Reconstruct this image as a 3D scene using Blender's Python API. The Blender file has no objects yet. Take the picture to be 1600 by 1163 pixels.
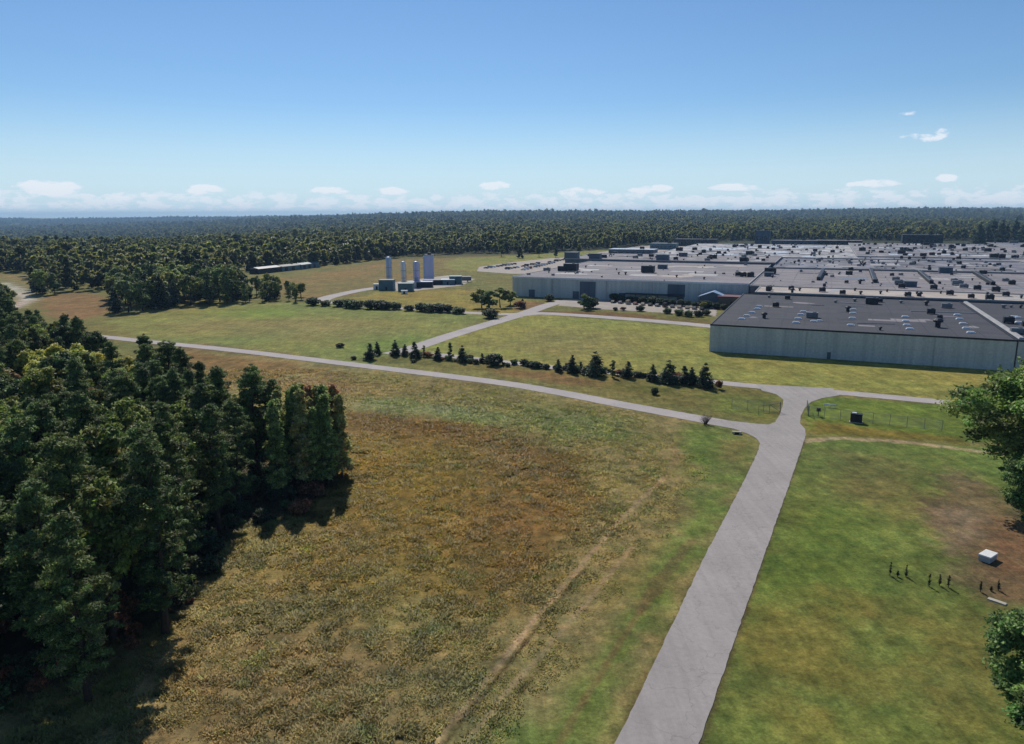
import bpy, math, random, zlib
import numpy as np
from mathutils import Vector, Matrix

# ------------------------------------------------------------------ camera, sky, sun, exposure
sc = bpy.context.scene
COL = sc.collection
R = math.radians
H, F, PITCH = 45.0, 1142.0, math.atan((581.5 - 336.5) / 1142.0)

cam_d = bpy.data.cameras.new('camera')
cam_d.sensor_fit = 'HORIZONTAL'
cam_d.angle = 2 * math.atan(800 / F)
cam_d.clip_start = 0.5
cam_d.clip_end = 60000
cam = bpy.data.objects.new('camera', cam_d)
COL.objects.link(cam)
cam.location = (0, 0, H)
cam.rotation_euler = (math.pi / 2 - PITCH, R(0.22), 0)
sc.camera = cam

SUN_EL = 43.0
SUN_AZ = -11.0          # degrees from +Y towards +X (negative: a little to the left, ahead of the camera)
sdir = Vector((math.sin(R(SUN_AZ)) * math.cos(R(SUN_EL)), math.cos(R(SUN_AZ)) * math.cos(R(SUN_EL)), math.sin(R(SUN_EL))))
sun_d = bpy.data.lights.new('sun', 'SUN')
sun_d.energy = 3.6
sun_d.angle = R(0.53)
sun_d.color = (1.0, 0.95, 0.86)
sun = bpy.data.objects.new('sun', sun_d)
COL.objects.link(sun)
sun.rotation_euler = sdir.to_track_quat('Z', 'Y').to_euler()
sun.location = (0, 0, 300)

world = bpy.data.worlds.new('World')
sc.world = world
world.use_nodes = True
SKY_STRENGTH = 0.076


def build_world():
    nt = world.node_tree
    nt.nodes.clear()
    N = nt.nodes.new
    L = nt.links.new
    out = N('ShaderNodeOutputWorld')
    bg = N('ShaderNodeBackground')
    sky = N('ShaderNodeTexSky')
    sky.sky_type = 'NISHITA'
    sky.sun_disc = False
    sky.sun_elevation = R(SUN_EL)
    sky.sun_rotation = R(SUN_AZ)
    sky.altitude = 300
    sky.air_density = 1.0
    sky.dust_density = 0.1
    sky.ozone_density = 1.6
    bg.inputs['Strength'].default_value = SKY_STRENGTH
    L(bg.outputs[0], out.inputs[0])
    # direction -> azimuth / elevation for a low band of small cumulus
    tc = N('ShaderNodeTexCoord')
    sep = N('ShaderNodeSeparateXYZ')
    L(tc.outputs['Generated'], sep.inputs[0])

    def m(op, a, b=None, c=None, clamp=False):
        n = N('ShaderNodeMath')
        n.operation = op
        n.use_clamp = clamp
        for i, v in enumerate((a, b, c)):
            if v is None:
                continue
            if isinstance(v, (int, float)):
                n.inputs[i].default_value = v
            else:
                L(v, n.inputs[i])
        return n.outputs[0]
    az = m('ARCTAN2', sep.outputs[0], sep.outputs[1])
    el = m('ARCSINE', sep.outputs[2])
    comb = N('ShaderNodeCombineXYZ')
    L(m('MULTIPLY', az, 1.0), comb.inputs[0])
    L(m('MULTIPLY', el, 2.2), comb.inputs[1])
    n1 = N('ShaderNodeTexNoise')
    n1.inputs['Scale'].default_value = 42
    n1.inputs['Detail'].default_value = 9
    n1.inputs['Roughness'].default_value = 0.62
    L(comb.outputs[0], n1.inputs['Vector'])

    def ramp(v, a, b, lo=0.0, hi=1.0):
        n = N('ShaderNodeMapRange')
        n.interpolation_type = 'SMOOTHSTEP'
        L(v, n.inputs[0])
        n.inputs[1].default_value = a
        n.inputs[2].default_value = b
        n.inputs[3].default_value = lo
        n.inputs[4].default_value = hi
        return n.outputs[0]
    # band: cumulus tops around 1.0-2.3 degrees up
    up = ramp(el, 0.020, 0.042, 1, 0)
    dn = ramp(el, 0.000, 0.012)
    band = m('MULTIPLY', up, dn)
    thr = m('MULTIPLY_ADD', band, 0.20, n1.outputs['Fac'])
    cl = m('MULTIPLY', m('MULTIPLY', ramp(thr, 0.635, 0.74), band, clamp=True), 0.8)
    # thin pale veil right at the horizon
    veil = ramp(el, -0.01, 0.15, 0.86, 0.0)

    def puff(px, py, wx, wy, amp):
        a0 = math.atan((px - 800) / F)
        dist = math.hypot(F, px - 800)
        e0 = math.atan((336.5 - py) / dist)
        dx = m('DIVIDE', m('SUBTRACT', az, a0), wx / F)
        dy = m('DIVIDE', m('SUBTRACT', el, e0), wy / F)
        d2 = m('ADD', m('MULTIPLY', dx, dx), m('MULTIPLY', dy, dy))
        g = ramp(d2, 0.0, 1.0, 1, 0)
        return m('MULTIPLY', ramp(m('MULTIPLY_ADD', m('SUBTRACT', n1.outputs['Fac'], 0.5), 2.8, m('MULTIPLY', g, amp)), 0.22, 0.7), ramp(g, 0.0, 0.25))
    for p in [(1418, 224, 34, 8, 0.5), (1440, 219, 14, 10, 0.62), (1392, 193, 20, 5, 0.25), (1456, 284, 17, 8, 0.8), (98, 294, 52, 13, 0.85),
              (335, 297, 34, 10, 0.85), (522, 300, 40, 8, 0.75), (620, 300, 34, 9, 0.8), (775, 293, 30, 9, 0.75),
              (1010, 299, 42, 9, 0.85), (1135, 297, 44, 8, 0.8), (1350, 292, 46, 7, 0.7), (215, 306, 50, 9, 0.7), (900, 303, 60, 9, 0.6)]:
        cl = m('MAXIMUM', cl, puff(*p))
    mx1 = N('ShaderNodeMix')
    mx1.data_type = 'RGBA'
    mx2 = N('ShaderNodeMix')
    mx2.data_type = 'RGBA'
    tn = N('ShaderNodeMix')
    tn.data_type = 'RGBA'
    tn.blend_type = 'MULTIPLY'
    tn.inputs['Factor'].default_value = 1.0
    tn.inputs['B'].default_value = (0.66, 0.86, 1.06, 1)
    L(sky.outputs[0], tn.inputs['A'])
    L(tn.outputs['Result'], mx1.inputs['A'])
    mx1.inputs['B'].default_value = (7.6, 9.6, 11.0, 1)
    L(veil, mx1.inputs['Factor'])
    L(mx1.outputs['Result'], mx2.inputs['A'])
    mx2.inputs['B'].default_value = (11.2, 11.2, 11.8, 1)
    L(m('MULTIPLY', cl, 0.66), mx2.inputs['Factor'])
    L(mx2.outputs['Result'], bg.inputs['Color'])


build_world()
sc.view_settings.view_transform = 'Standard'
sc.view_settings.look = 'None'
sc.view_settings.exposure = 0.2
sc.view_settings.gamma = 1.0
sc.view_settings.use_curve_mapping = False
sc.render.film_transparent = False
sc.cycles.volume_bounces = 0
sc.cycles.max_bounces = 6
sc.cycles.transparent_max_bounces = 8

rng = np.random.default_rng(7)
rnd = random.Random(11)


# ------------------------------------------------------------------ helpers
def at(px, py, z=0.0):
    """where the sight line through a spot of the 1600x1163 photograph meets the level z"""
    dx = (px - 800) / F
    dy = (581.5 - py) / F
    dz = -math.sin(PITCH) + dy * math.cos(PITCH)
    t = (H - z) / -dz
    return Vector((dx * t, (math.cos(PITCH) + dy * math.sin(PITCH)) * t, z))


def srgb(r, g, b):
    return tuple(((c / 255) / 12.92 if c / 255 <= 0.04045 else ((c / 255 + 0.055) / 1.055) ** 2.4) for c in (r, g, b))


def _hash(ix, iy, s):
    h = (ix.astype(np.int64) * 374761393 + iy.astype(np.int64) * 668265263 + s * 2147483647) & 0xffffffff
    h = ((h ^ (h >> 13)) * 1274126177) & 0xffffffff
    return ((h ^ (h >> 16)) & 0xffff) / 65535.0


def vnoise(x, y, s=0):
    ix = np.floor(x)
    iy = np.floor(y)
    fx = x - ix
    fy = y - iy
    fx = fx * fx * (3 - 2 * fx)
    fy = fy * fy * (3 - 2 * fy)
    a = _hash(ix, iy, s)
    b = _hash(ix + 1, iy, s)
    c = _hash(ix, iy + 1, s)
    d = _hash(ix + 1, iy + 1, s)
    return (a + (b - a) * fx) * (1 - fy) + (c + (d - c) * fx) * fy


def fbm(x, y, scale, s=0, octs=4):
    t = np.zeros_like(x, dtype=float)
    amp = 0.5
    f = 1.0 / scale
    for o in range(octs):
        t += amp * vnoise(x * f, y * f, s + o * 17)
        amp *= 0.5
        f *= 2.03
    return t / (1 - 0.5 ** octs)


def seg_dist(x, y, pts, closed):
    d = np.full(x.shape, 1e9)
    n = len(pts)
    for i in range(n if closed else n - 1):
        x0, y0 = pts[i]
        x1, y1 = pts[(i + 1) % n]
        vx, vy = x1 - x0, y1 - y0
        L2 = vx * vx + vy * vy + 1e-9
        t = np.clip(((x - x0) * vx + (y - y0) * vy) / L2, 0, 1)
        d = np.minimum(d, np.hypot(x - x0 - t * vx, y - y0 - t * vy))
    return d


def inside(x, y, pts):
    r = np.zeros(x.shape, bool)
    n = len(pts)
    for i in range(n):
        x0, y0 = pts[i]
        x1, y1 = pts[(i + 1) % n]
        if y0 == y1:
            continue
        c = ((y0 > y) != (y1 > y)) & (x < (x1 - x0) * (y - y0) / (y1 - y0) + x0)
        r ^= c
    return r


def sdist(x, y, pts):
    d = seg_dist(x, y, pts, True)
    return np.where(inside(x, y, pts), -d, d)


def W(pxs):
    return [tuple(at(*p)[:2]) for p in pxs]


def sstep(e0, e1, v):
    t = np.clip((v - e0) / (e1 - e0), 0, 1)
    return t * t * (3 - 2 * t)


def mesh_np(name, verts, faces, mat=None, smooth=False, cols=None, mats=None, midx=None):
    """faces: (n,k) int array, one polygon size; or a list of index lists"""
    me = bpy.data.meshes.new(name)
    verts = np.asarray(verts, dtype=np.float32)
    if isinstance(faces, np.ndarray):
        n, k = faces.shape
        me.vertices.add(len(verts))
        me.vertices.foreach_set('co', verts.ravel())
        me.loops.add(n * k)
        me.loops.foreach_set('vertex_index', faces.astype(np.int32).ravel())
        me.polygons.add(n)
        me.polygons.foreach_set('loop_start', np.arange(0, n * k, k, dtype=np.int32))
        me.polygons.foreach_set('loop_total', np.full(n, k, dtype=np.int32))
    else:
        me.from_pydata([tuple(v) for v in verts], [], faces)
    if cols is not None:
        a = me.color_attributes.new('tint', 'FLOAT_COLOR', 'POINT')
        c4 = np.ones((len(verts), 4), dtype=np.float32)
        c4[:, :3] = cols
        a.data.foreach_set('color', c4.ravel())
    for m_ in (mats or ([mat] if mat else [])):
        me.materials.append(m_)
    if midx is not None:
        me.polygons.foreach_set('material_index', np.asarray(midx, dtype=np.int32))
    if smooth:
        me.polygons.foreach_set('use_smooth', np.ones(len(me.polygons), dtype=bool))
    me.update(calc_edges=True)
    return me


def link(name, data, parent=None, loc=None, rotz=0.0, scale=None):
    o = bpy.data.objects.new(name, data)
    COL.objects.link(o)
    if parent is not None:
        o.parent = parent
    if loc is not None:
        o.location = loc
    if rotz:
        o.rotation_euler = (0, 0, rotz)
    if scale is not None:
        o.scale = scale if hasattr(scale, '__len__') else (scale,) * 3
    return o


def tag(o, label=None, cat=None, group=None, kind=None):
    if label:
        o['label'] = label
    if cat:
        o['category'] = cat
    if group:
        o['group'] = group
    if kind:
        o['kind'] = kind
    return o


class MB:
    """collects shapes for ONE mesh"""

    def __init__(s):
        s.v = []
        s.f = []
        s.m = []

    def add(s, v, f, mi=0):
        b = len(s.v)
        s.v += [tuple(p) for p in v]
        s.f += [[i + b for i in q] for q in f]
        s.m += [mi] * len(f)
        return s

    def box(s, x0, x1, y0, y1, z0, z1, mi=0, taper=0.0):
        t = taper
        v = [(x0, y0, z0), (x1, y0, z0), (x1, y1, z0), (x0, y1, z0),
             (x0 + t, y0 + t, z1), (x1 - t, y0 + t, z1), (x1 - t, y1 - t, z1), (x0 + t, y1 - t, z1)]
        f = [(0, 3, 2, 1), (4, 5, 6, 7), (0, 1, 5, 4), (1, 2, 6, 5), (2, 3, 7, 6), (3, 0, 4, 7)]
        return s.add(v, f, mi)

    def tube(s, p0, p1, r0, r1=None, n=8, mi=0, cap=True):
        r1 = r0 if r1 is None else r1
        p0 = Vector(p0)
        p1 = Vector(p1)
        d = (p1 - p0)
        if d.length < 1e-6:
            return s
        d.normalize()
        a = d.orthogonal().normalized()
        b = d.cross(a)
        v = []
        for p, r in ((p0, r0), (p1, r1)):
            for i in range(n):
                t = 2 * math.pi * i / n
                v.append(p + (a * math.cos(t) + b * math.sin(t)) * r)
        f = [(i, (i + 1) % n, n + (i + 1) % n, n + i) for i in range(n)]
        if cap:
            f += [tuple(range(n - 1, -1, -1)), tuple(range(n, 2 * n))]
        return s.add(v, f, mi)

    def lathe(s, prof, n=16, c=(0, 0, 0), mi=0):
        v = []
        for r, z in prof:
            for i in range(n):
                t = 2 * math.pi * i / n
                v.append((c[0] + r * math.cos(t), c[1] + r * math.sin(t), c[2] + z))
        f = []
        for k in range(len(prof) - 1):
            for i in range(n):
                f.append((k * n + i, k * n + (i + 1) % n, (k + 1) * n + (i + 1) % n, (k + 1) * n + i))
        f.append(tuple(range(n - 1, -1, -1)))
        f.append(tuple(range((len(prof) - 1) * n, len(prof) * n)))
        return s.add(v, f, mi)

    def mesh(s, name, mats, smooth=False):
        me = bpy.data.meshes.new(name)
        me.from_pydata(s.v, [], s.f)
        mats = mats if isinstance(mats, (list, tuple)) else [mats]
        for m_ in mats:
            me.materials.append(m_)
        if len(mats) > 1:
            me.polygons.foreach_set('material_index', s.m)
        if smooth:
            me.polygons.foreach_set('use_smooth', [True] * len(s.f))
        me.update()
        return me

    def build(s, name, mats, parent=None, smooth=False, **kw):
        return link(name, s.mesh(name, mats, smooth), parent, **kw)


# ------------------------------------------------------------------ materials
def mat_new(name):
    m_ = bpy.data.materials.new(name)
    m_.use_nodes = True
    nt = m_.node_tree
    b = nt.nodes['Principled BSDF']
    b.inputs['Roughness'].default_value = 0.85
    b.inputs['Specular IOR Level'].default_value = 0.25
    return m_, nt, b


def noise_node(nt, scale, detail=5, rough=0.6, vec=None, dim='3D'):
    n = nt.nodes.new('ShaderNodeTexNoise')
    n.inputs['Scale'].default_value = scale
    n.inputs['Detail'].default_value = detail
    n.inputs['Roughness'].default_value = rough
    if vec is not None:
        nt.links.new(vec, n.inputs['Vector'])
    return n.outputs['Fac']


def mrange(nt, v, a, b, lo, hi):
    n = nt.nodes.new('ShaderNodeMapRange')
    nt.links.new(v, n.inputs[0])
    for i, q in enumerate((a, b, lo, hi)):
        n.inputs[i + 1].default_value = q
    return n.outputs[0]


def mul_col(nt, col, fac):
    n = nt.nodes.new('ShaderNodeVectorMath')
    n.operation = 'SCALE'
    nt.links.new(col, n.inputs[0])
    nt.links.new(fac, n.inputs['Scale'])
    return n.outputs[0]


def mixc(nt, fac, a, b):
    n = nt.nodes.new('ShaderNodeMix')
    n.data_type = 'RGBA'
    if isinstance(fac, (int, float)):
        n.inputs['Factor'].default_value = fac
    else:
        nt.links.new(fac, n.inputs['Factor'])
    for k, v in (('A', a), ('B', b)):
        if isinstance(v, tuple):
            n.inputs[k].default_value = (*v[:3], 1)
        else:
            nt.links.new(v, n.inputs[k])
    return n.outputs['Result']


def paint(name, c1, c2=None, scale=0.5, rough=0.7, metal=0.0, streak=None, bump=0.0, fine=None, spec=0.3, gr=0.13):
    """weathered coat: two tones broken up by noise in object space, optional vertical/horizontal ribs"""
    m_, nt, b = mat_new(name)
    c2 = c2 or tuple(c * 0.8 for c in c1)
    tc = nt.nodes.new('ShaderNodeTexCoord')
    vec = tc.outputs['Object']
    if streak:
        mp = nt.nodes.new('ShaderNodeMapping')
        mp.inputs['Scale'].default_value = streak
        nt.links.new(vec, mp.inputs['Vector'])
        v2 = mp.outputs[0]
    else:
        v2 = vec
    f = mrange(nt, noise_node(nt, scale, 7, 0.62, v2), 0.3, 0.7, 0, 1)
    col = mixc(nt, f, c1, c2)
    g = mrange(nt, noise_node(nt, fine or scale * 9, 5, 0.7, vec), 0.3, 0.7, 1 - gr, 1 + gr)
    col = mul_col(nt, col, g)
    nt.links.new(col, b.inputs['Base Color'])
    b.inputs['Roughness'].default_value = rough
    b.inputs['Metallic'].default_value = metal
    b.inputs['Specular IOR Level'].default_value = spec
    if bump:
        bp = nt.nodes.new('ShaderNodeBump')
        bp.inputs['Strength'].default_value = bump
        bp.inputs['Distance'].default_value = 0.1
        nt.links.new(g, bp.inputs['Height'])
        nt.links.new(bp.outputs[0], b.inputs['Normal'])
    return m_


def ground_material():
    m_, nt, b = mat_new('ground_cover')
    at_ = nt.nodes.new('ShaderNodeVertexColor')
    at_.layer_name = 'tint'
    geo = nt.nodes.new('ShaderNodeNewGeometry')
    pos = geo.outputs['Position']
    big = mrange(nt, noise_node(nt, 0.045, 6, 0.65, pos), 0.3, 0.7, 0.84, 1.16)
    mid = mrange(nt, noise_node(nt, 0.35, 6, 0.7, pos), 0.3, 0.7, 0.74, 1.26)
    fin = mrange(nt, noise_node(nt, 2.6, 5, 0.75, pos), 0.3, 0.7, 0.66, 1.34)
    mn = nt.nodes.new('ShaderNodeMath')
    mn.operation = 'MULTIPLY'
    nt.links.new(big, mn.inputs[0])
    nt.links.new(mid, mn.inputs[1])
    mn2 = nt.nodes.new('ShaderNodeMath')
    mn2.operation = 'MULTIPLY'
    nt.links.new(mn.outputs[0], mn2.inputs[0])
    nt.links.new(fin, mn2.inputs[1])
    col = mul_col(nt, at_.outputs['Color'], mn2.outputs[0])
    mp = nt.nodes.new('ShaderNodeMapping')
    mp.inputs['Rotation'].default_value = (0, 0, R(25.5))
    mp.inputs['Scale'].default_value = (1.0, 0.07, 1.0)
    nt.links.new(pos, mp.inputs['Vector'])
    st = mrange(nt, noise_node(nt, 0.8, 5, 0.65, mp.outputs[0]), 0.3, 0.7, 0.82, 1.18)
    m1 = mrange(nt, noise_node(nt, 0.13, 5, 0.7, pos), 0.3, 0.7, 0.72, 1.28)
    m2 = mrange(nt, noise_node(nt, 1.1, 5, 0.7, pos), 0.3, 0.7, 0.72, 1.28)
    col = mul_col(nt, mul_col(nt, mul_col(nt, col, st), m1), m2)
    # drier, straw coloured flecks
    fl = mrange(nt, noise_node(nt, 0.9, 6, 0.72, pos), 0.52, 0.72, 0, 0.42)
    hs = nt.nodes.new('ShaderNodeMix')
    hs.data_type = 'RGBA'
    hs.blend_type = 'MULTIPLY'
    hs.inputs['B'].default_value = (1.22, 1.04, 0.86, 1)
    nt.links.new(fl, hs.inputs['Factor'])
    nt.links.new(col, hs.inputs['A'])
    nt.links.new(hs.outputs['Result'], b.inputs['Base Color'])
    bp = nt.nodes.new('ShaderNodeBump')
    bp.inputs['Strength'].default_value = 0.55
    bp.inputs['Distance'].default_value = 0.22
    nt.links.new(noise_node(nt, 2.2, 6, 0.75, pos), bp.inputs['Height'])
    nt.links.new(bp.outputs[0], b.inputs['Normal'])
    b.inputs['Roughness'].default_value = 0.95
    b.inputs['Specular IOR Level'].default_value = 0.08
    return m_


def leaf_material(name, trans=0.25, vary=0.35, soft=0.5, warm=0.42, stand=0.0):
    m_, nt, b = mat_new(name)
    at_ = nt.nodes.new('ShaderNodeVertexColor')
    at_.layer_name = 'tint'
    oi = nt.nodes.new('ShaderNodeObjectInfo')
    v = mrange(nt, oi.outputs['Random'], 0, 1, 1 - vary, 1 + vary)
    col = mul_col(nt, at_.outputs['Color'], v)
    # some whole trees lean warm (early autumn)
    wn = nt.nodes.new('ShaderNodeTexWhiteNoise')
    wn.noise_dimensions = '1D'
    nt.links.new(oi.outputs['Random'], wn.inputs['W'])
    wf = mrange(nt, wn.outputs['Value'], 0.62, 1.0, 0.0, warm)
    mx = nt.nodes.new('ShaderNodeMix')
    mx.data_type = 'RGBA'
    mx.blend_type = 'MULTIPLY'
    mx.inputs['B'].default_value = (1.9, 1.25, 0.75, 1)
    nt.links.new(wf, mx.inputs['Factor'])
    nt.links.new(col, mx.inputs['A'])
    col = mx.outputs['Result']
    if stand:
        g0 = nt.nodes.new('ShaderNodeNewGeometry')
        f1 = mrange(nt, noise_node(nt, 0.0032, 5, 0.6, g0.outputs['Position']), 0.35, 0.65, 0, 1)
        col = mul_col(nt, col, mrange(nt, noise_node(nt, 0.009, 4, 0.6, g0.outputs['Position']), 0.3, 0.7, 1 - stand, 1 + stand))
        mz = nt.nodes.new('ShaderNodeMix')
        mz.data_type = 'RGBA'
        mz.blend_type = 'MULTIPLY'
        mz.inputs['B'].default_value = (1.08, 1.16, 0.86, 1)
        nt.links.new(f1, mz.inputs['Factor'])
        nt.links.new(col, mz.inputs['A'])
        col = mz.outputs['Result']
    nt.links.new(col, b.inputs['Base Color'])
    b.inputs['Roughness'].default_value = 0.6
    b.inputs['Specular IOR Level'].default_value = 0.22
    tr = nt.nodes.new('ShaderNodeBsdfTranslucent')
    nt.links.new(col, tr.inputs['Color'])
    ge = nt.nodes.new('ShaderNodeNewGeometry')
    va = nt.nodes.new('ShaderNodeVectorMath')
    va.operation = 'MULTIPLY_ADD'
    va.inputs[1].default_value = (1 - soft,) * 3
    va.inputs[2].default_value = (0, 0, soft)
    nt.links.new(ge.outputs['Normal'], va.inputs[0])
    vn = nt.nodes.new('ShaderNodeVectorMath')
    vn.operation = 'NORMALIZE'
    nt.links.new(va.outputs[0], vn.inputs[0])
    nt.links.new(vn.outputs[0], b.inputs['Normal'])
    ms = nt.nodes.new('ShaderNodeMixShader')
    ms.inputs[0].default_value = trans
    nt.links.new(b.outputs[0], ms.inputs[1])
    nt.links.new(tr.outputs[0], ms.inputs[2])
    nt.links.new(ms.outputs[0], nt.nodes['Material Output'].inputs['Surface'])
    return m_


def road_material(name, c1, c2, crack=True, streak=False):
    m_, nt, b = mat_new(name)
    geo = nt.nodes.new('ShaderNodeNewGeometry')
    pos = geo.outputs['Position']
    f = mrange(nt, noise_node(nt, 0.11, 6, 0.6, pos), 0.3, 0.7, 0, 1)
    col = mixc(nt, f, c1, c2)
    g = mrange(nt, noise_node(nt, 1.6, 6, 0.7, pos), 0.25, 0.75, 0.88, 1.12)
    g2 = mrange(nt, noise_node(nt, 18, 3, 0.7, pos), 0.25, 0.75, 0.9, 1.1)
    col = mul_col(nt, mul_col(nt, col, g), g2)
    if streak:
        mp = nt.nodes.new('ShaderNodeMapping')
        mp.inputs['Rotation'].default_value = (0, 0, R(25.5))
        mp.inputs['Scale'].default_value = (1.0, 0.04, 1.0)
        nt.links.new(pos, mp.inputs['Vector'])
        col = mul_col(nt, col, mrange(nt, noise_node(nt, 0.9, 5, 0.6, mp.outputs[0]), 0.3, 0.7, 0.90, 1.08))
        col = mul_col(nt, col, mrange(nt, noise_node(nt, 0.35, 6, 0.7, pos), 0.60, 0.68, 1.0, 0.90))
    if crack:
        vo = nt.nodes.new('ShaderNodeTexVoronoi')
        vo.feature = 'DISTANCE_TO_EDGE'
        vo.inputs['Scale'].default_value = 0.16
        wv = nt.nodes.new('ShaderNodeVectorMath')
        wv.operation = 'MULTIPLY_ADD'
        nz = nt.nodes.new('ShaderNodeTexNoise')
        nz.inputs['Scale'].default_value = 0.5
        nt.links.new(pos, nz.inputs['Vector'])
        nt.links.new(nz.outputs['Color'], wv.inputs[0])
        wv.inputs[1].default_value = (3, 3, 3)
        nt.links.new(pos, wv.inputs[2])
        nt.links.new(wv.outputs[0], vo.inputs['Vector'])
        cr = mrange(nt, vo.outputs['Distance'], 0.0, 0.012, 0.80, 1.0)
        col = mul_col(nt, col, cr)
    nt.links.new(col, b.inputs['Base Color'])
    b.inputs['Roughness'].default_value = 0.9
    return m_


M = {}
M['ground'] = ground_material()
M['road'] = road_material('weathered_asphalt', srgb(150, 143, 138), srgb(163, 155, 150), True, True)
M['pale_road'] = road_material('pale_concrete_road', srgb(158, 149, 146), srgb(176, 166, 160))
M['gravel'] = road_material('gravel_yard', srgb(172, 160, 146), srgb(150, 140, 132), False)
M['dirt'] = road_material('worn_dirt', srgb(150, 130, 98), srgb(128, 112, 76), False)
M['grass'] = leaf_material('meadow_grass', 0.35, 0.0, 0.93, 0)
M['leaf'] = leaf_material('foliage', 0.36, 0.25, 0.35, 0.3)
M['leaf_green'] = leaf_material('green_foliage', 0.38, 0.0, 0.4, 0)
M['leaf_far'] = leaf_material('far_foliage', 0.30, 0.28, 0.85, 0.08, 0.42)
M['needle'] = leaf_material('needles', 0.34, 0.22, 0.35, 0.12)
M['bark'] = paint('bark', srgb(74, 62, 50), srgb(48, 40, 34), 3, 0.95, bump=0.5)
M['pale_bark'] = paint('pale_bark', srgb(120, 108, 92), srgb(84, 74, 62), 3, 0.95, bump=0.5)
M['wall_blue'] = paint('ribbed_wall_blue_grey', srgb(196, 200, 194), srgb(160, 167, 166), 0.16, 0.55, streak=(3.0, 3.0, 0.12), gr=0.18)
M['wall_dark'] = paint('wall_slate', srgb(88, 100, 112), srgb(70, 84, 98), 0.15, 0.6, streak=(2, 2, 0.2))
M['wall_grey'] = paint('wall_grey', srgb(120, 120, 120), srgb(96, 98, 102), 0.2, 0.7, streak=(2, 2, 0.2))
M['roof_dark'] = paint('roof_charcoal', srgb(76, 75, 80), srgb(58, 59, 64), 0.05, 0.9, streak=(1, 3, 1), fine=1.2, gr=0.24)
M['roof_lilac'] = paint('roof_lilac_grey', srgb(150, 142, 142), srgb(106, 102, 106), 0.07, 0.9, streak=(0.6, 2.5, 1), fine=0.9, gr=0.24)
M['roof_beige'] = paint('roof_beige', srgb(188, 176, 164), srgb(160, 148, 138), 0.08, 0.9, fine=1.1, gr=0.24)
M['roof_gravel'] = paint('roof_white_gravel', srgb(200, 196, 192), srgb(104, 102, 108), 0.12, 0.9, streak=(1, 0.4, 1), fine=0.5, gr=0.24)
M['roof_blue'] = paint('roof_blue_grey', srgb(142, 140, 146), srgb(78, 80, 92), 0.08, 0.9, streak=(1, 0.5, 1), fine=0.4, gr=0.24)
M['roof_mottle'] = paint('roof_mottled', srgb(160, 154, 152), srgb(84, 84, 92), 0.08, 0.9, streak=(1, 0.6, 1), fine=0.4, gr=0.24)
M['unit_dark'] = paint('unit_dark', srgb(44, 48, 56), srgb(30, 34, 42), 0.6, 0.6)
M['unit_grey'] = paint('unit_grey', srgb(124, 128, 132), srgb(98, 102, 108), 0.6, 0.5)
M['skylight'] = paint('skylight_white', srgb(218, 222, 226), srgb(196, 202, 208), 0.8, 0.35)
M['trim'] = paint('trim_pale', srgb(176, 172, 168), srgb(150, 148, 146), 0.4, 0.6)
M['trim_dark'] = paint('trim_dark', srgb(40, 44, 52), srgb(28, 30, 38), 0.5, 0.6)
M['white'] = paint('white_coat', srgb(226, 228, 230), srgb(206, 210, 214), 0.4, 0.4, streak=(1, 1, 0.2))
M['silo_blue'] = paint('blue_white_coat', srgb(176, 196, 220), srgb(150, 172, 202), 0.3, 0.4, streak=(1, 1, 0.15))
M['silo_lilac'] = paint('lilac_white_coat', srgb(198, 198, 222), srgb(170, 172, 204), 0.3, 0.4, streak=(1, 1, 0.15))
M['teal'] = paint('teal_coat', srgb(92, 122, 130), srgb(66, 94, 104), 0.3, 0.5)
M['steel'] = paint('galvanised_steel', srgb(150, 152, 152), srgb(120, 122, 124), 2, 0.45, metal=0.6)
M['green_steel'] = paint('green_coated_steel', srgb(74, 110, 70), srgb(58, 92, 58), 2, 0.5)
M['glass'] = paint('dark_glass', srgb(28, 34, 42), srgb(20, 24, 32), 1, 0.12, spec=0.6)
M['rubber'] = paint('rubber', srgb(24, 24, 25), srgb(16, 16, 17), 1, 0.9)
M['concrete'] = paint('concrete', srgb(188, 180, 162), srgb(160, 152, 136), 1.2, 0.9)
M['box_white'] = paint('white_cabinet', srgb(232, 230, 224), srgb(214, 212, 206), 1.0, 0.45)
M['box_side'] = paint('cabinet_side', srgb(170, 176, 174), srgb(146, 154, 152), 1.0, 0.6)
M['black'] = paint('black_coat', srgb(26, 28, 34), srgb(18, 20, 26), 1.0, 0.5)

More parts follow.
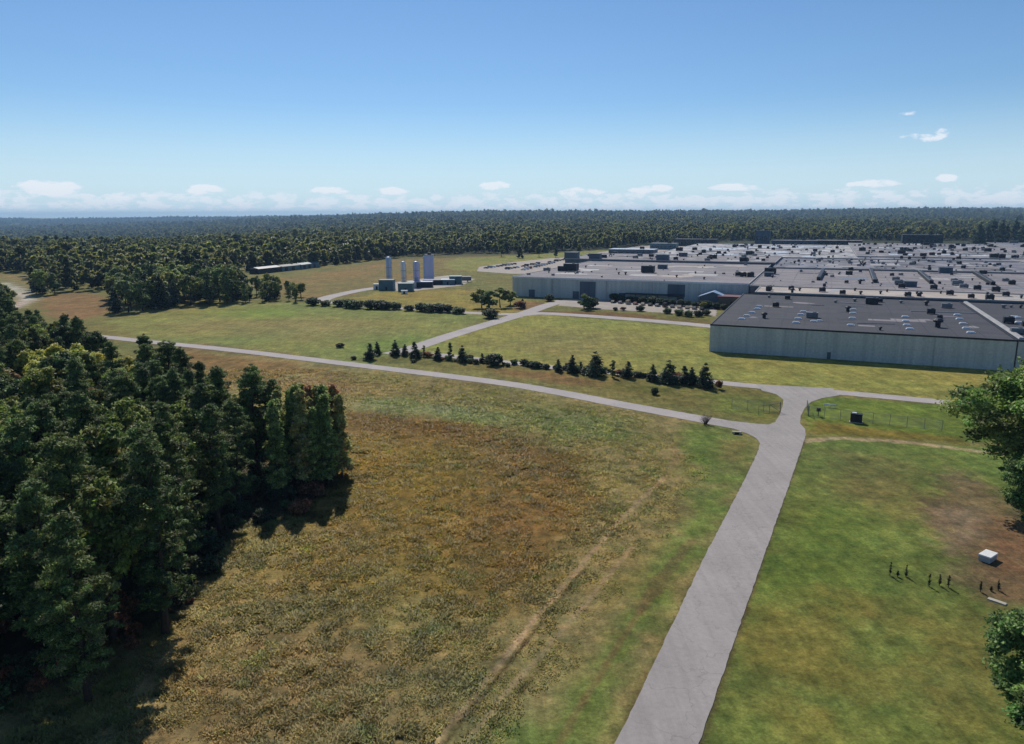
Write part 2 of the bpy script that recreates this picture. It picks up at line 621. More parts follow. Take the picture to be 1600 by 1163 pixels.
# ------------------------------------------------------------------ ground colours by place (real cover, no shade)
# (outline in the photograph laid onto the level ground, colour, edge softness m, wobble m, amount)
ZONES = [
    # far and middle fields
    (W([(0, 426), (42, 428), (60, 446), (40, 470), (0, 480)]), srgb(132, 116, 74), 4, 10, 1),
    (W([(60, 462), (130, 452), (176, 466), (170, 488), (120, 496), (70, 490)]), srgb(128, 102, 66), 3, 8, 1),
    (W([(395, 445), (450, 432), (520, 421), (610, 406), (740, 401), (830, 398), (860, 404), (760, 416), (700, 430), (600, 448), (540, 462), (480, 468)]), srgb(122, 106, 62), 5, 14, 1),
    (W([(420, 436), (520, 424), (600, 412), (640, 414), (560, 432), (480, 446)]), srgb(134, 110, 64), 12, 22, 0.7),
    (W([(700, 405), (830, 398), (1000, 388), (1000, 402), (880, 412), (760, 425), (700, 420)]), srgb(128, 128, 66), 6, 12, 0.9),
    (W([(540, 466), (600, 455), (720, 452), (800, 462), (845, 478), (800, 490), (740, 492), (560, 480)]), srgb(134, 120, 58), 3, 6, 1),
    (W([(810, 470), (850, 474), (850, 484), (800, 486)]), srgb(124, 92, 64), 2, 4, 0.8),
    # mown field on the left
    (W([(160, 500), (250, 486), (330, 478), (400, 472), (490, 473), (620, 481), (755, 493), (700, 522), (625, 549), (570, 568), (400, 549), (225, 533)]), srgb(122, 124, 66), 2, 5, 1),
    (W([(250, 505), (420, 495), (560, 500), (600, 520), (480, 530), (300, 520)]), srgb(132, 118, 74), 16, 14, 0.6),
    (W([(330, 486), (430, 478), (480, 490), (400, 498)]), srgb(112, 130, 56), 12, 10, 0.8),
    (W([(560, 535), (660, 520), (640, 545), (580, 556)]), srgb(108, 124, 56), 8, 6, 0.8),
    (W([(215, 529), (320, 536), (480, 556), (480, 560), (300, 545), (215, 534)]), srgb(124, 98, 70), 3, 3, 0.8),
    # lawn before the plant
    (W([(640, 548), (830, 490), (1105, 514), (1110, 552), (1600, 584), (1760, 600), (1760, 668), (1500, 634), (1130, 598), (860, 574)]), srgb(134, 130, 66), 1.5, 2, 1),
    (W([(760, 540), (850, 512), (1000, 524), (1020, 545), (880, 560)]), srgb(126, 116, 70), 14, 10, 0.6),
    (W([(1120, 556), (1300, 566), (1560, 590), (1560, 606), (1300, 590), (1120, 575)]), srgb(140, 130, 68), 6, 6, 0.6),
    # rough strip between the two roads
    (W([(575, 556), (700, 560), (860, 577), (1000, 588), (1125, 602), (1195, 610), (1222, 628), (1216, 650), (1200, 662), (1170, 658), (1100, 642), (850, 592), (700, 572), (560, 562)]), srgb(108, 102, 54), 1.2, 1.5, 1),
    (W([(770, 576), (860, 582), (960, 598), (960, 606), (860, 597), (780, 584)]), srgb(118, 90, 56), 3, 3, 0.7),
    (W([(920, 596), (1050, 606), (1060, 620), (960, 610)]), srgb(86, 88, 40), 3, 3, 0.8),
    (W([(1100, 618), (1215, 622), (1200, 658), (1120, 642)]), srgb(100, 108, 48), 3, 3, 0.8),
    # meadow: dry tan base
    (W([(222, 541), (400, 556), (560, 574), (700, 590), (850, 613), (1000, 644), (1120, 664), (1186, 692), (1186, 704), (958, 1163), (800, 1500), (-300, 1500), (-300, 1163), (100, 1000), (300, 700), (240, 560)]), srgb(130, 117, 74), 1.0, 0.8, 1),
    (W([(250, 545), (420, 562), (500, 575), (530, 585), (420, 602), (330, 600), (260, 570)]), srgb(126, 98, 56), 5, 7, 0.9),
    (W([(430, 590), (520, 585), (620, 600), (600, 618), (500, 622), (430, 612)]), srgb(128, 102, 66), 5, 5, 0.8),
    (W([(540, 580), (700, 595), (860, 620), (1000, 660), (1050, 700), (930, 700), (800, 660), (650, 628), (560, 615)]), srgb(120, 110, 66), 6, 6, 0.7),
    (W([(520, 640), (600, 640), (700, 652), (800, 672), (890, 705), (930, 745), (905, 800), (880, 860), (800, 940), (690, 950), (600, 900), (520, 900), (440, 870), (470, 760), (515, 690)]), srgb(120, 98, 50), 5, 8, 0.9),
    (W([(530, 642), (700, 656), (860, 694), (915, 740), (880, 760), (780, 715), (660, 680), (540, 672)]), srgb(108, 84, 48), 5, 5, 0.8),
    (W([(560, 690), (650, 690), (720, 720), (740, 790), (660, 830), (560, 800), (530, 740)]), srgb(124, 104, 44), 9, 8, 0.75),
    (W([(760, 720), (860, 745), (880, 800), (800, 850), (740, 800)]), srgb(112, 90, 50), 8, 7, 0.6),
    (W([(400, 860), (560, 820), (700, 880), (640, 1000), (420, 960)]), srgb(118, 104, 52), 8, 7, 0.7),
    (W([(540, 628), (610, 620), (700, 634), (792, 652), (780, 662), (690, 655), (620, 646), (545, 640)]), srgb(116, 124, 84), 4, 5, 0.65),
    (W([(800, 630), (960, 655), (960, 690), (860, 680), (790, 655)]), srgb(108, 112, 66), 6, 5, 0.7),
    (W([(200, 1163), (300, 1000), (450, 950), (640, 1010), (720, 1080), (640, 1200), (200, 1250)]), srgb(122, 106, 70), 8, 6, 0.7),
    # green verge of the near road
    (W([(760, 1240), (850, 1090), (930, 985), (1010, 890), (1075, 800), (1090, 740), (1065, 690), (1085, 665), (1120, 664), (1186, 692), (1186, 704), (958, 1163), (880, 1320)]), srgb(104, 112, 56), 3, 5, 0.95),
    (W([(1090, 672), (1150, 690), (1150, 740), (1100, 790), (1080, 720)]), srgb(94, 112, 50), 4, 4, 0.8),
    (W([(1010, 900), (1060, 830), (1110, 790), (1060, 900), (960, 1080), (900, 1120)]), srgb(100, 114, 52), 3, 4, 0.8),
    (W([(960, 900), (1040, 800), (1060, 800), (990, 920), (900, 1060), (850, 1100)]), srgb(122, 110, 64), 2, 3, 0.7),
    (W([(1130, 690), (1165, 690), (1150, 735), (1130, 730)]), srgb(116, 96, 60), 3, 3, 0.6),
    # lawn on the right of the road
    (W([(1088, 1163), (1254, 692), (1270, 684), (1500, 700), (1900, 730), (1900, 1500), (960, 1500)]), srgb(101, 112, 54), 1.0, 0.8, 1),
    (W([(1300, 700), (1450, 720), (1460, 790), (1380, 800), (1290, 760)]), srgb(112, 104, 60), 7, 8, 0.8),
    (W([(1200, 780), (1330, 800), (1340, 900), (1220, 960), (1180, 900)]), srgb(82, 100, 38), 7, 6, 0.7),
    (W([(1180, 960), (1320, 940), (1360, 1060), (1250, 1163), (1150, 1100)]), srgb(110, 104, 50), 4, 6, 0.8),
    (W([(1400, 960), (1560, 960), (1600, 1100), (1480, 1163), (1380, 1060)]), srgb(112, 106, 54), 4, 6, 0.8),
    (W([(1256, 690), (1290, 690), (1260, 790), (1215, 860)]), srgb(98, 100, 50), 3, 3, 0.6),
    (W([(1440, 790), (1475, 730), (1530, 745), (1640, 820), (1700, 960), (1560, 945), (1500, 915), (1460, 860)]), srgb(108, 92, 66), 3, 4, 0.92),
    (W([(1520, 800), (1600, 815), (1660, 900), (1590, 935), (1520, 890)]), srgb(116, 86, 60), 3, 3, 0.8),
    (W([(1470, 800), (1530, 790), (1540, 850), (1480, 865)]), srgb(122, 108, 88), 3, 3, 0.6),
    # grass island right of the gate road
    (W([(1262, 632), (1290, 622), (1500, 638), (1760, 664), (1760, 700), (1500, 692), (1290, 680), (1262, 672), (1255, 655)]), srgb(96, 112, 46), 1.0, 1.0, 1),
    (W([(1268, 660), (1340, 668), (1500, 686), (1500, 696), (1330, 682), (1268, 676)]), srgb(112, 100, 44), 1.5, 1.5, 0.9),
    # strips round the plant yard
    (W([(845, 486), (960, 489), (1108, 500), (1108, 508), (960, 499), (845, 491)]), srgb(112, 84, 50), 1, 1.5, 1),
    (W([(1020, 490), (1110, 494), (1108, 506), (1020, 498)]), srgb(104, 104, 52), 2, 2, 0.7),
]
# the soil strips, ruts and the path: (line, half width m, colour, amount)
LINES = [
    (W([(676, 1163), (740, 1085), (800, 1010), (860, 935), (905, 885), (960, 820), (1035, 748)]), 0.34, srgb(150, 128, 94), 0.85),
    (W([(722, 1163), (790, 1080), (850, 1015), (920, 935), (985, 855)]), 0.30, srgb(148, 128, 92), 0.75),
    (W([(690, 1163), (755, 1083), (815, 1008), (872, 938), (915, 886)]), 0.22, srgb(78, 64, 38), 0.7),
    (W([(745, 1163), (812, 1080), (870, 1010)]), 0.25, srgb(84, 70, 40), 0.5),
    (W([(1080, 846), (1050, 880), (1025, 915), (1000, 952)]), 0.9, srgb(108, 86, 58), 0.6),
    (W([(1000, 952), (950, 1030), (900, 1110), (870, 1163)]), 0.30, srgb(118, 92, 60), 0.6),
    (W([(1035, 748), (1060, 715), (1045, 690)]), 0.8, srgb(128, 108, 72), 0.5),
    (W([(1254, 692), (1300, 686), (1360, 689), (1430, 695), (1500, 704), (1600, 716)]), 1.0, srgb(158, 138, 104), 0.9),
    (W([(375, 600), (440, 590), (520, 578), (570, 574)]), 0.9, srgb(140, 124, 84), 0.7),
    (W([(1254, 692), (1210, 815), (1170, 930), (1090, 1163)]), 0.35, srgb(88, 78, 50), 0.7),
    (W([(1187, 704), (1120, 840), (1030, 1015), (958, 1163)]), 0.35, srgb(98, 88, 54), 0.6),
    (W([(0, 440), (30, 452), (45, 466), (20, 478)]), 3.5, srgb(186, 176, 160), 0.9),
    (W([(840, 560), (1000, 580), (1130, 596)]), 0.4, srgb(96, 84, 52), 0.4),
]
MEADOW = W([(235, 545), (400, 562), (560, 580), (700, 596), (850, 620), (1000, 652), (1060, 690), (1085, 740), (1055, 800), (985, 880), (900, 990), (800, 1120), (730, 1240), (640, 1400),
            (-300, 1400), (-300, 1100), (100, 1000), (300, 700), (240, 560)])
WOOD_NEAR = [(-30, 119), (-34, 106), (-41, 102), (-41, 92), (-39, 80), (-43, 66), (-56, 54), (-80, 48), (-120, 46), (-200, 90), (-330, 250), (-360, 345),
             (-231, 335), (-180, 262), (-136, 222), (-92, 176), (-62, 150), (-51, 134)]


def zone_colour(x, y):
    n = len(x)
    c = np.empty((n, 3))
    base = np.array(srgb(112, 108, 60))
    c[:] = base
    # far country: forest floor
    w = sstep(700, 1000, y + 60 * fbm(x, y, 90, 3))
    c = c * (1 - w[:, None]) + np.array(srgb(58, 62, 40)) * w[:, None]
    w = sstep(1400, 1700, y) * sstep(0.595, 0.61, fbm(x, y, 420, 91, 3))
    c = c * (1 - w[:, None]) + np.array(srgb(128, 128, 76)) * w[:, None]
    wob = fbm(x, y, 7.0, 5) - 0.5
    wob2 = fbm(x, y, 1.6, 9, 3) - 0.5
    for poly, col, soft, wv, amt in ZONES:
        xs = [p[0] for p in poly]
        ys = [p[1] for p in poly]
        mg = soft + wv + 2
        k = (x > min(xs) - mg) & (x < max(xs) + mg) & (y > min(ys) - mg) & (y < max(ys) + mg)
        if not k.any():
            continue
        d = sdist(x[k], y[k], poly) + wob[k] * wv * 2 + wob2[k] * min(wv, 3)
        a = (1 - sstep(-soft, soft, d)) * amt
        c[k] = c[k] * (1 - a[:, None]) + np.array(col) * a[:, None]
    # leaf litter under the near wood
    d = sdist(x, y, WOOD_NEAR) + wob * 5
    a = (1 - sstep(-2, 2, d)) * 0.9
    c = c * (1 - a[:, None]) + np.array(srgb(60, 48, 36)) * a[:, None]
    for line, hw, col, amt in LINES:
        xs = [p[0] for p in line]
        ys = [p[1] for p in line]
        k = (x > min(xs) - 6) & (x < max(xs) + 6) & (y > min(ys) - 6) & (y < max(ys) + 6)
        if not k.any():
            continue
        d = seg_dist(x[k], y[k], line, False) + wob2[k] * hw * 1.6
        brk = 0.55 + 0.9 * fbm(x[k], y[k], 5, 31, 3)
        a = (1 - sstep(hw * 0.6, hw * 1.5, d)) * np.clip(amt * brk, 0, 1)
        c[k] = c[k] * (1 - a[:, None]) + np.array(col) * a[:, None]
    # broad colour drift: greener / drier grass, in patches
    g = fbm(x, y, 26, 41) - 0.5
    g2 = fbm(x, y, 3.4, 47) - 0.5
    c[:, 0] *= 1 + 0.46 * g + 0.34 * g2
    c[:, 1] *= 1 + 0.06 * g + 0.26 * g2
    c[:, 2] *= 1 + 0.10 * g + 0.14 * g2
    g3 = fbm(x, y, 1.3, 53, 3) - 0.5
    g4 = fbm(x * 0.9 + y * 0.43, (y * 0.9 - x * 0.43) * 0.22, 1.1, 57, 3) - 0.5
    nearf = sstep(420, 120, np.hypot(x, y))
    c *= (1 + (0.62 * g3 + 0.45 * g4) * nearf)[:, None]
    c[:, 0] *= 1 + 0.30 * g3 * nearf
    return np.clip(c, 0.004, 0.95)


def terrain(x, y):
    """flat near the camera and the plant; rolling country far off: lower on the left, a ridge far right"""
    x = np.asarray(x, float)
    y = np.asarray(y, float)
    r = np.hypot(x, y)
    far = sstep(1500, 8000, r)
    side = sstep(-0.62, -0.02, x / (np.abs(y) + 1))
    h = far * ((1 - side) * -10 + side * 50) + sstep(8000, 14000, r) * (1 - side) * 24
    h = h + sstep(1400, 3500, r) * (fbm(x, y, 1500, 61, 3) - 0.5) * 46
    h = h - (1 - side) * sstep(1100, 2300, r) * (1 - sstep(7000, 14000, r)) * 40
    return h


def grid_axis(lo, f0, f1, hi, step, grow=1.07):
    """fine between f0..f1, growing outside to lo / hi"""
    mid = list(np.arange(f0, f1 + 1e-6, step))
    up = []
    s, p = step, mid[-1]
    while p < hi:
        s *= grow
        p += s
        up.append(p)
    dn = []
    s, p = step, f0
    while p > lo:
        s *= grow
        p -= s
        dn.append(p)
    return np.array(dn[::-1] + mid + up)


def build_ground():
    xs = grid_axis(-15000, -70, 112, 15000, 0.42, 1.022)
    ys = grid_axis(-1500, 48, 190, 15000, 0.42, 1.016)
    X, Y = np.meshgrid(xs, ys)
    x = X.ravel()
    y = Y.ravel()
    z = terrain(x, y)
    c = zone_colour(x, y)
    # small real relief in the meadow and along the verge
    rough = (fbm(x, y, 5, 71, 3) - 0.5) * 0.35 * sstep(1200, 200, np.hypot(x, y))
    md = sdist(x, y, MEADOW)
    z = z + rough * sstep(0, -5, md) * 1.2 - 0.035
    nx, ny = len(xs), len(ys)
    i = np.arange(nx - 1)
    j = np.arange(ny - 1)
    I, J = np.meshgrid(i, j)
    a = (J * nx + I).ravel()
    faces = np.stack([a, a + 1, a + 1 + nx, a + nx], 1)
    me = mesh_np('ground', np.stack([x, y, z], 1), faces, M['ground'], True, c)
    o = link('ground', me)
    tag(o, kind='structure')
    print('ground verts', len(x))


build_ground()


# ------------------------------------------------------------------ roads and yards
def edge_wobble(pts, step=1.5, amp=0.12, s=0):
    """subdivide a closed world outline and fray it slightly"""
    out = []
    n = len(pts)
    for i in range(n):
        a = Vector((*pts[i], 0))
        b = Vector((*pts[(i + 1) % n], 0))
        L = (b - a).length
        k = max(1, min(260, int(L / step)))
        nrm = Vector((-(b - a).y, (b - a).x, 0)).normalized() if L > 0 else Vector()
        for j in range(k):
            p = a.lerp(b, j / k)
            out.append(tuple((p + nrm * amp * (rnd.random() * 2 - 1))[:2]))
    return out


def sheet(name, pts, z, mat, thick=0.12, fray=0.12):
    from mathutils.geometry import tessellate_polygon
    p = edge_wobble(pts, 0.9, fray)
    v = [(a, b, z) for a, b in p] + [(a, b, z - thick) for a, b in p]
    n = len(p)
    tris = tessellate_polygon([[Vector((a, b, 0)) for a, b in p]])
    f = [list(t) for t in tris]
    for t in f:
        a, b, c = (Vector(v[i]) for i in t)
        if (b - a).cross(c - a).z < 0:
            t.reverse()
    f += [[i, n + i, n + (i + 1) % n, (i + 1) % n] for i in range(n)]
    me = mesh_np(name, v, f, mat)
    return tag(link(name, me), kind='structure')


def ribbon_pts(line, w0, w1=None):
    w1 = w1 or w0
    n = len(line)
    # smooth with Catmull-Rom
    P = [Vector((*p, 0)) for p in line]
    out = []
    for i in range(n - 1):
        p0 = P[max(i - 1, 0)]
        p1 = P[i]
        p2 = P[i + 1]
        p3 = P[min(i + 2, n - 1)]
        for j in range(6):
            t = j / 6
            out.append(0.5 * ((2 * p1) + (p2 - p0) * t + (2 * p0 - 5 * p1 + 4 * p2 - p3) * t * t + (-p0 + 3 * p1 - 3 * p2 + p3) * t ** 3))
    out.append(P[-1])
    l, r = [], []
    for i, p in enumerate(out):
        d = (out[min(i + 1, len(out) - 1)] - out[max(i - 1, 0)]).normalized()
        nn = Vector((-d.y, d.x, 0))
        w = (w0 + (w1 - w0) * i / (len(out) - 1)) / 2
        l.append(tuple((p + nn * w)[:2]))
        r.append(tuple((p - nn * w)[:2]))
    return l + r[::-1]


main = [(842, 1400), (958, 1163), (1030, 1015), (1100, 868), (1150, 774), (1176, 722), (1184, 704), (1186, 694), (1180, 686), (1166, 679), (1145, 671.5), (1105, 664), (1105, 656), (1145, 659.5),
        (1180, 664), (1200, 665), (1210, 661), (1217, 650), (1222, 636), (1223, 626), (1212, 618), (1190, 612), (1180, 602), (1300, 609), (1310, 620), (1284, 624),
        (1266, 630), (1256, 640), (1250, 652), (1249, 664), (1256, 672), (1258, 682), (1253, 696), (1225, 777), (1180, 903), (1130, 1045), (1089, 1163), (1005, 1400)]
sheet('road', W(main), 0.030, M['road'], fray=0.06)
sheet('road', ribbon_pts(W([(90, 518), (160, 524), (232, 532), (320, 541), (400, 550), (480, 560), (560, 570), (640, 580), (720, 590), (800, 601), (880, 615), (960, 631), (1040, 646), (1110, 659), (1170, 670)]), 5.3), 0.022, M['pale_road'])
sheet('road', ribbon_pts(W([(625, 549), (700, 556), (760, 563), (860, 574), (960, 583), (1060, 593), (1130, 600), (1200, 607), (1280, 613), (1360, 620), (1500, 634), (1600, 645), (1760, 664)]), 5.2), 0.014, M['pale_road'])
sheet('road', ribbon_pts(W([(608, 553), (640, 545), (700, 525), (760, 507), (815, 491), (850, 479), (880, 470)]), 7.0, 8.0), 0.008, M['pale_road'])
sheet('road', ribbon_pts(W([(800, 494), (840, 490), (900, 493), (980, 499), (1060, 506), (1130, 513)]), 8.5), 0.002, M['pale_road'])
sheet('road', ribbon_pts(W([(490, 468), (560, 476), (640, 482), (740, 489), (800, 491), (830, 488)]), 7.0), -0.004, M['pale_road'])
sheet('road', ribbon_pts(W([(500, 474), (505, 466), (540, 457), (580, 450), (620, 446), (680, 440)]), 10.0, 8.0), -0.010, M['pale_road'])
sheet('yard', W([(872, 478), (880, 468), (960, 467), (1060, 474), (1120, 480), (1118, 496), (1040, 490), (940, 484)]), 0.005, M['gravel'], fray=0.5)
sheet('yard', W([(580, 452), (620, 440), (700, 430), (742, 436), (720, 446), (640, 455)]), 0.006, M['gravel'], fray=0.5)
sheet('parking_lot', W([(748, 417), (800, 410), (860, 404), (905, 402), (905, 420), (880, 428), (800, 428), (745, 424)]), 0.006, M['gravel'], fray=0.5)
sheet('yard', W([(905, 400), (1000, 385), (1140, 382), (1140, 400), (905, 420)]), -0.002, M['gravel'], fray=0.5)

# ------------------------------------------------------------------ tall meadow grass (stuff)
def build_grass():
    n = 430000
    u = rng.random(n)
    y = 44 + (215 - 44) * u ** 1.35
    x = rng.uniform(-0.66, 0.42, n) * (y + 12)
    md = sdist(x, y, MEADOW) + (fbm(x, y, 9, 77, 3) - 0.5) * 9
    k = (md < 1.5) & (rng.random(n) < 0.25 + 0.75 * sstep(2, -9, md))
    x, y = x[k], y[k]
    cl = fbm(x, y, 1.9, 83, 3)
    big = fbm(x, y, 14, 85, 2)
    keep = cl > 0.30 + 0.22 * rng.random(len(x))
    tr = np.full(len(x), 1e9)
    for ln in LINES[:2]:
        tr = np.minimum(tr, seg_dist(x, y, ln[0], False) + (fbm(x, y, 3, 87, 2) - 0.5) * 0.8)
    keep &= (tr > 0.5) | (rng.random(len(x)) < 0.15)
    # the strip between the wheel ruts and the verge is lower and thinner
    x, y, cl, big = x[keep], y[keep], cl[keep], big[keep]
    n = len(x)
    c = zone_colour(x, y)
    d = np.hypot(x, y)
    edge = sstep(4, -14, sdist(x, y, MEADOW))
    h = (0.10 + 0.18 * rng.random(n) ** 2 + 0.7 * np.clip(cl - 0.5, 0, 1) + 0.4 * np.clip(big - 0.5, 0, 1)) * (0.35 + 0.65 * edge)
    B = 4
    V = np.zeros((n, B, 3, 3))
    a = rng.random((n, B)) * 2 * np.pi
    lean = rng.uniform(0.6, 1.8, (n, B))
    w = (0.05 + 0.06 * rng.random((n, B))) * (1 + d / 150)[:, None]
    ox = x[:, None] + rng.normal(0, 0.17, (n, B))
    oy = y[:, None] + rng.normal(0, 0.17, (n, B))
    b2 = a + np.pi / 2 + rng.normal(0, .4, (n, B))
    V[:, :, 0, 0] = ox - np.cos(b2) * w
    V[:, :, 0, 1] = oy - np.sin(b2) * w
    V[:, :, 1, 0] = ox + np.cos(b2) * w
    V[:, :, 1, 1] = oy + np.sin(b2) * w
    hh = h[:, None] * rng.uniform(0.6, 1.15, (n, B))
    V[:, :, 2, 0] = ox + np.cos(a) * hh * lean
    V[:, :, 2, 1] = oy + np.sin(a) * hh * lean
    V[:, :, :2, 2] = -0.10
    V[:, :, 2, 2] = hh
    v = V.reshape(-1, 3)
    f = np.arange(len(v)).reshape(-1, 3)
    br = (0.62 + 0.8 * fbm(x, y, 1.1, 101, 3) + 0.5 * fbm(x, y, 4.5, 103, 2))[:, None] * rng.uniform(0.85, 1.2, (n, 1))
    tintv = np.array([[1.03, 1.05, 0.94]]) * (1 - 0.2 * rng.random((n, 1))) + np.array([[0.0, 0.12, 0.0]]) * rng.random((n, 1))
    cc = np.clip(c * br * tintv * 1.62, 0.004, 0.6)
    weed = (rng.random(n) < 0.02) | ((fbm(x, y, 2.6, 93, 2) > 0.72) & (rng.random(n) < 0.6))
    cc[weed] = cc[weed] * np.array([0.75, 0.98, 0.72])
    dark = (rng.random(n) < 0.5) & (fbm(x, y, 0.8, 107, 2) < 0.33)
    cc[dark] *= 0.7
    cols = np.repeat(cc, B * 3, axis=0)
    me = mesh_np('tall_grass', v, f, M['grass'], False, cols)
    tag(link('tall_grass', me), 'dry brown and tan meadow grass left of the near road', 'grass', kind='stuff')
    print('grass', n)


build_grass()


# ------------------------------------------------------------------ trees
def leaves(cent, rad, n, size, tint, up=0.35, flat=0.75, aspect=0.55, var=0.42):
    """n small leaf quads over the clumps cent (k,3) / rad (k,): denser on their upper sides, ragged outside"""
    k = len(cent)
    w = rad ** 2
    idx = rng.choice(k, n, p=w / w.sum())
    d = rng.normal(size=(n, 3))
    d /= np.linalg.norm(d, axis=1)[:, None]
    fl = (d[:, 2] < 0) & (rng.random(n) < 0.55)
    d[fl, 2] *= -1
    rr = rad[idx] * np.where(rng.random(n) < 0.12, rng.uniform(1.0, 1.55, n), 0.45 + 0.6 * rng.random(n))
    p = cent[idx] + d * rr[:, None] * np.array([1, 1, flat])
    nn = d * 0.55 + rng.normal(size=(n, 3)) * 0.7 + np.array([0, 0, up])
    nn /= np.linalg.norm(nn, axis=1)[:, None]
    t = np.cross(nn, rng.normal(size=(n, 3)))
    t /= np.linalg.norm(t, axis=1)[:, None] + 1e-9
    b = np.cross(nn, t)
    s = size * rng.uniform(0.55, 1.4, n)[:, None]
    v = np.stack([p - t * s, p - b * s * aspect, p + t * s, p + b * s * aspect], 1).reshape(-1, 3)
    f = np.arange(4 * n).reshape(-1, 4)
    ct = rng.uniform(0.55, 1.5, (k, 1)) * (1 + rng.normal(0, 0.07, (k, 3)))
    c = np.array(tint)[None] * ct[idx] * np.exp(rng.normal(0, var, (n, 1)))
    return v, f, np.repeat(np.clip(c, 0.003, 0.6), 4, axis=0)


def crown_clumps(kind, h, r, nc):
    """clump centres of a crown: returns cent, rad"""
    if kind == 'round':
        # a handful of big lobes, each carrying its own leaf clumps
        L_ = max(8, nc // 13)
        ld = rng.normal(size=(L_, 3))
        ld /= np.linalg.norm(ld, axis=1)[:, None]
        lr = rng.uniform(0.26, 0.46, L_)
        lc = np.stack([ld[:, 0] * r * rng.uniform(.40, .66, L_), ld[:, 1] * r * rng.uniform(.40, .66, L_), h * 0.54 + ld[:, 2] * h * rng.uniform(.18, .34, L_)], 1)
        lc[0] = (0, 0, h * 0.80)
        lc[1] = (0, 0, h * 0.5)
        k = rng.integers(0, L_, nc)
        d = rng.normal(size=(nc, 3))
        d /= np.linalg.norm(d, axis=1)[:, None]
        d[:, 2] = np.where(rng.random(nc) < 0.5, np.abs(d[:, 2]), d[:, 2])
        q = rng.uniform(0.55, 1.0, nc)
        c = lc[k] + d * (r * lr[k] * q)[:, None]
        c[:, 2] = np.clip(c[:, 2], h * 0.13, h * 0.96)
        rad = r * rng.uniform(0.08, 0.17, nc) * (0.8 if r > 8 else 1)
    elif kind == 'pine':
        # whorls of limbs carrying flattened tufts
        P = []
        lv = 16
        for a_ in range(lv):
            t = (a_ + rng.random() * 0.5) / lv
            pr = (0.62 + 0.7 * min(t * 1.7, 1)) * (1 - t) ** 0.62
            for b_ in range(int(rng.integers(4, 7))):
                az = rng.random() * 6.283
                ln = r * pr * rng.uniform(0.55, 1.2)
                for q in (0.30, 0.55, 0.78, 1.0):
                    P.append((math.cos(az) * ln * q, math.sin(az) * ln * q, h * (0.17 + 0.80 * t) + ln * q * rng.uniform(-0.12, 0.22), q))
        P = np.array(P)
        P[:, :3] += rng.normal(0, 0.16, (len(P), 3))
        c = np.concatenate([P[:, :3], [[0, 0, h * 0.97], [0, 0, h * 0.93]]])
        rad = np.concatenate([r * rng.uniform(0.08, 0.17, len(P)), [r * .08, r * .12]])
    elif kind == 'cone':
        t = rng.random(nc) ** 1.2
        z = h * (0.06 + 0.92 * t)
        a = rng.random(nc) * 2 * np.pi
        q = rng.uniform(0.5, 1.0, nc)
        pr = (1 - t) ** 0.75 * (1 + rng.normal(0, 0.1, nc))
        c = np.stack([np.cos(a) * r * pr * q * 0.85, np.sin(a) * r * pr * q * 0.85, z], 1)
        rad = r * (0.14 + 0.26 * (1 - t)) * rng.uniform(0.8, 1.2, nc)
    elif kind == 'slender':
        t = rng.random(nc)
        z = h * (0.12 + 0.86 * t)
        a = rng.random(nc) * 2 * np.pi
        q = rng.uniform(0.2, 1.0, nc)
        pr = (0.75 + 0.25 * np.sin(9 * t + a)) * (1 - t) ** 0.55
        c = np.stack([np.cos(a) * r * pr * q, np.sin(a) * r * pr * q, z], 1)
        rad = r * rng.uniform(0.12, 0.26, nc)
    else:  # shrub
        d = rng.normal(size=(nc, 3))
        d /= np.linalg.norm(d, axis=1)[:, None]
        q = rng.uniform(0.2, 1.0, nc) ** 0.5
        c = np.stack([d[:, 0] * r * 0.75 * q, d[:, 1] * r * 0.75 * q, h * 0.45 + d[:, 2] * h * 0.38 * q], 1)
        rad = r * rng.uniform(0.2, 0.34, nc)
    return c, rad


def trunk_mesh(kind, h, r, cent, mat, limbs):
    mb = MB()
    top = h * {'round': 0.72, 'pine': 0.94, 'cone': 0.95, 'slender': 0.93, 'shrub': 0.4}[kind]
    r0 = {'round': 0.020, 'pine': 0.016, 'cone': 0.016, 'slender': 0.011, 'shrub': 0.02}[kind] * h
    p = Vector((0, 0, -0.4))
    seg = 5
    bx, by = rnd.uniform(-.02, .02) * h, rnd.uniform(-.02, .02) * h
    path = [p]
    for i in range(1, seg + 1):
        t = i / seg
        path.append(Vector((bx * math.sin(t * 3), by * math.sin(t * 2.4), top * t)))
    for i in range(seg):
        ra = r0 * (1 - i / seg * 0.85) * (1.35 if i == 0 else 1)
        rb = r0 * (1 - (i + 1) / seg * 0.85)
        mb.tube(path[i], path[i + 1], ra, rb, 7, cap=(i in (0, seg - 1)))
    ids = list(range(len(cent)))
    rnd.shuffle(ids)
    for i in ids[:limbs]:
        c = Vector(cent[i])
        z0 = min(max(c.z - (abs(c.x) + abs(c.y)) * (0.55 if kind != 'cone' else 0.1), h * 0.15), top * 0.96)
        t = z0 / top
        a = Vector((bx * math.sin(t * 3), by * math.sin(t * 2.4), z0))
        mb.tube(a, a.lerp(c, 0.92), r0 * 0.30 * (1.1 - t * 0.7), r0 * 0.06, 4, cap=False)
    return mb.mesh('trunk', mat, True)


SPEC = {}


def species(key, kind, h, r, nc, nl, size, tint, mat='leaf', limbs=14, bark='bark', **kw):
    """three-ish variants made by calling this with different keys"""
    global rng
    keep = rng
    rng = np.random.default_rng(zlib.crc32(key.encode()) % 100000 + 3)
    c, rad = crown_clumps(kind, h, r, nc)
    v, f, cols = leaves(c, rad, nl, size, tint, **kw)
    SPEC[key] = (mesh_np('crown', v, f, M[mat], False, cols), trunk_mesh(kind, h, r, c, M[bark], limbs), h, r)
    rng = keep


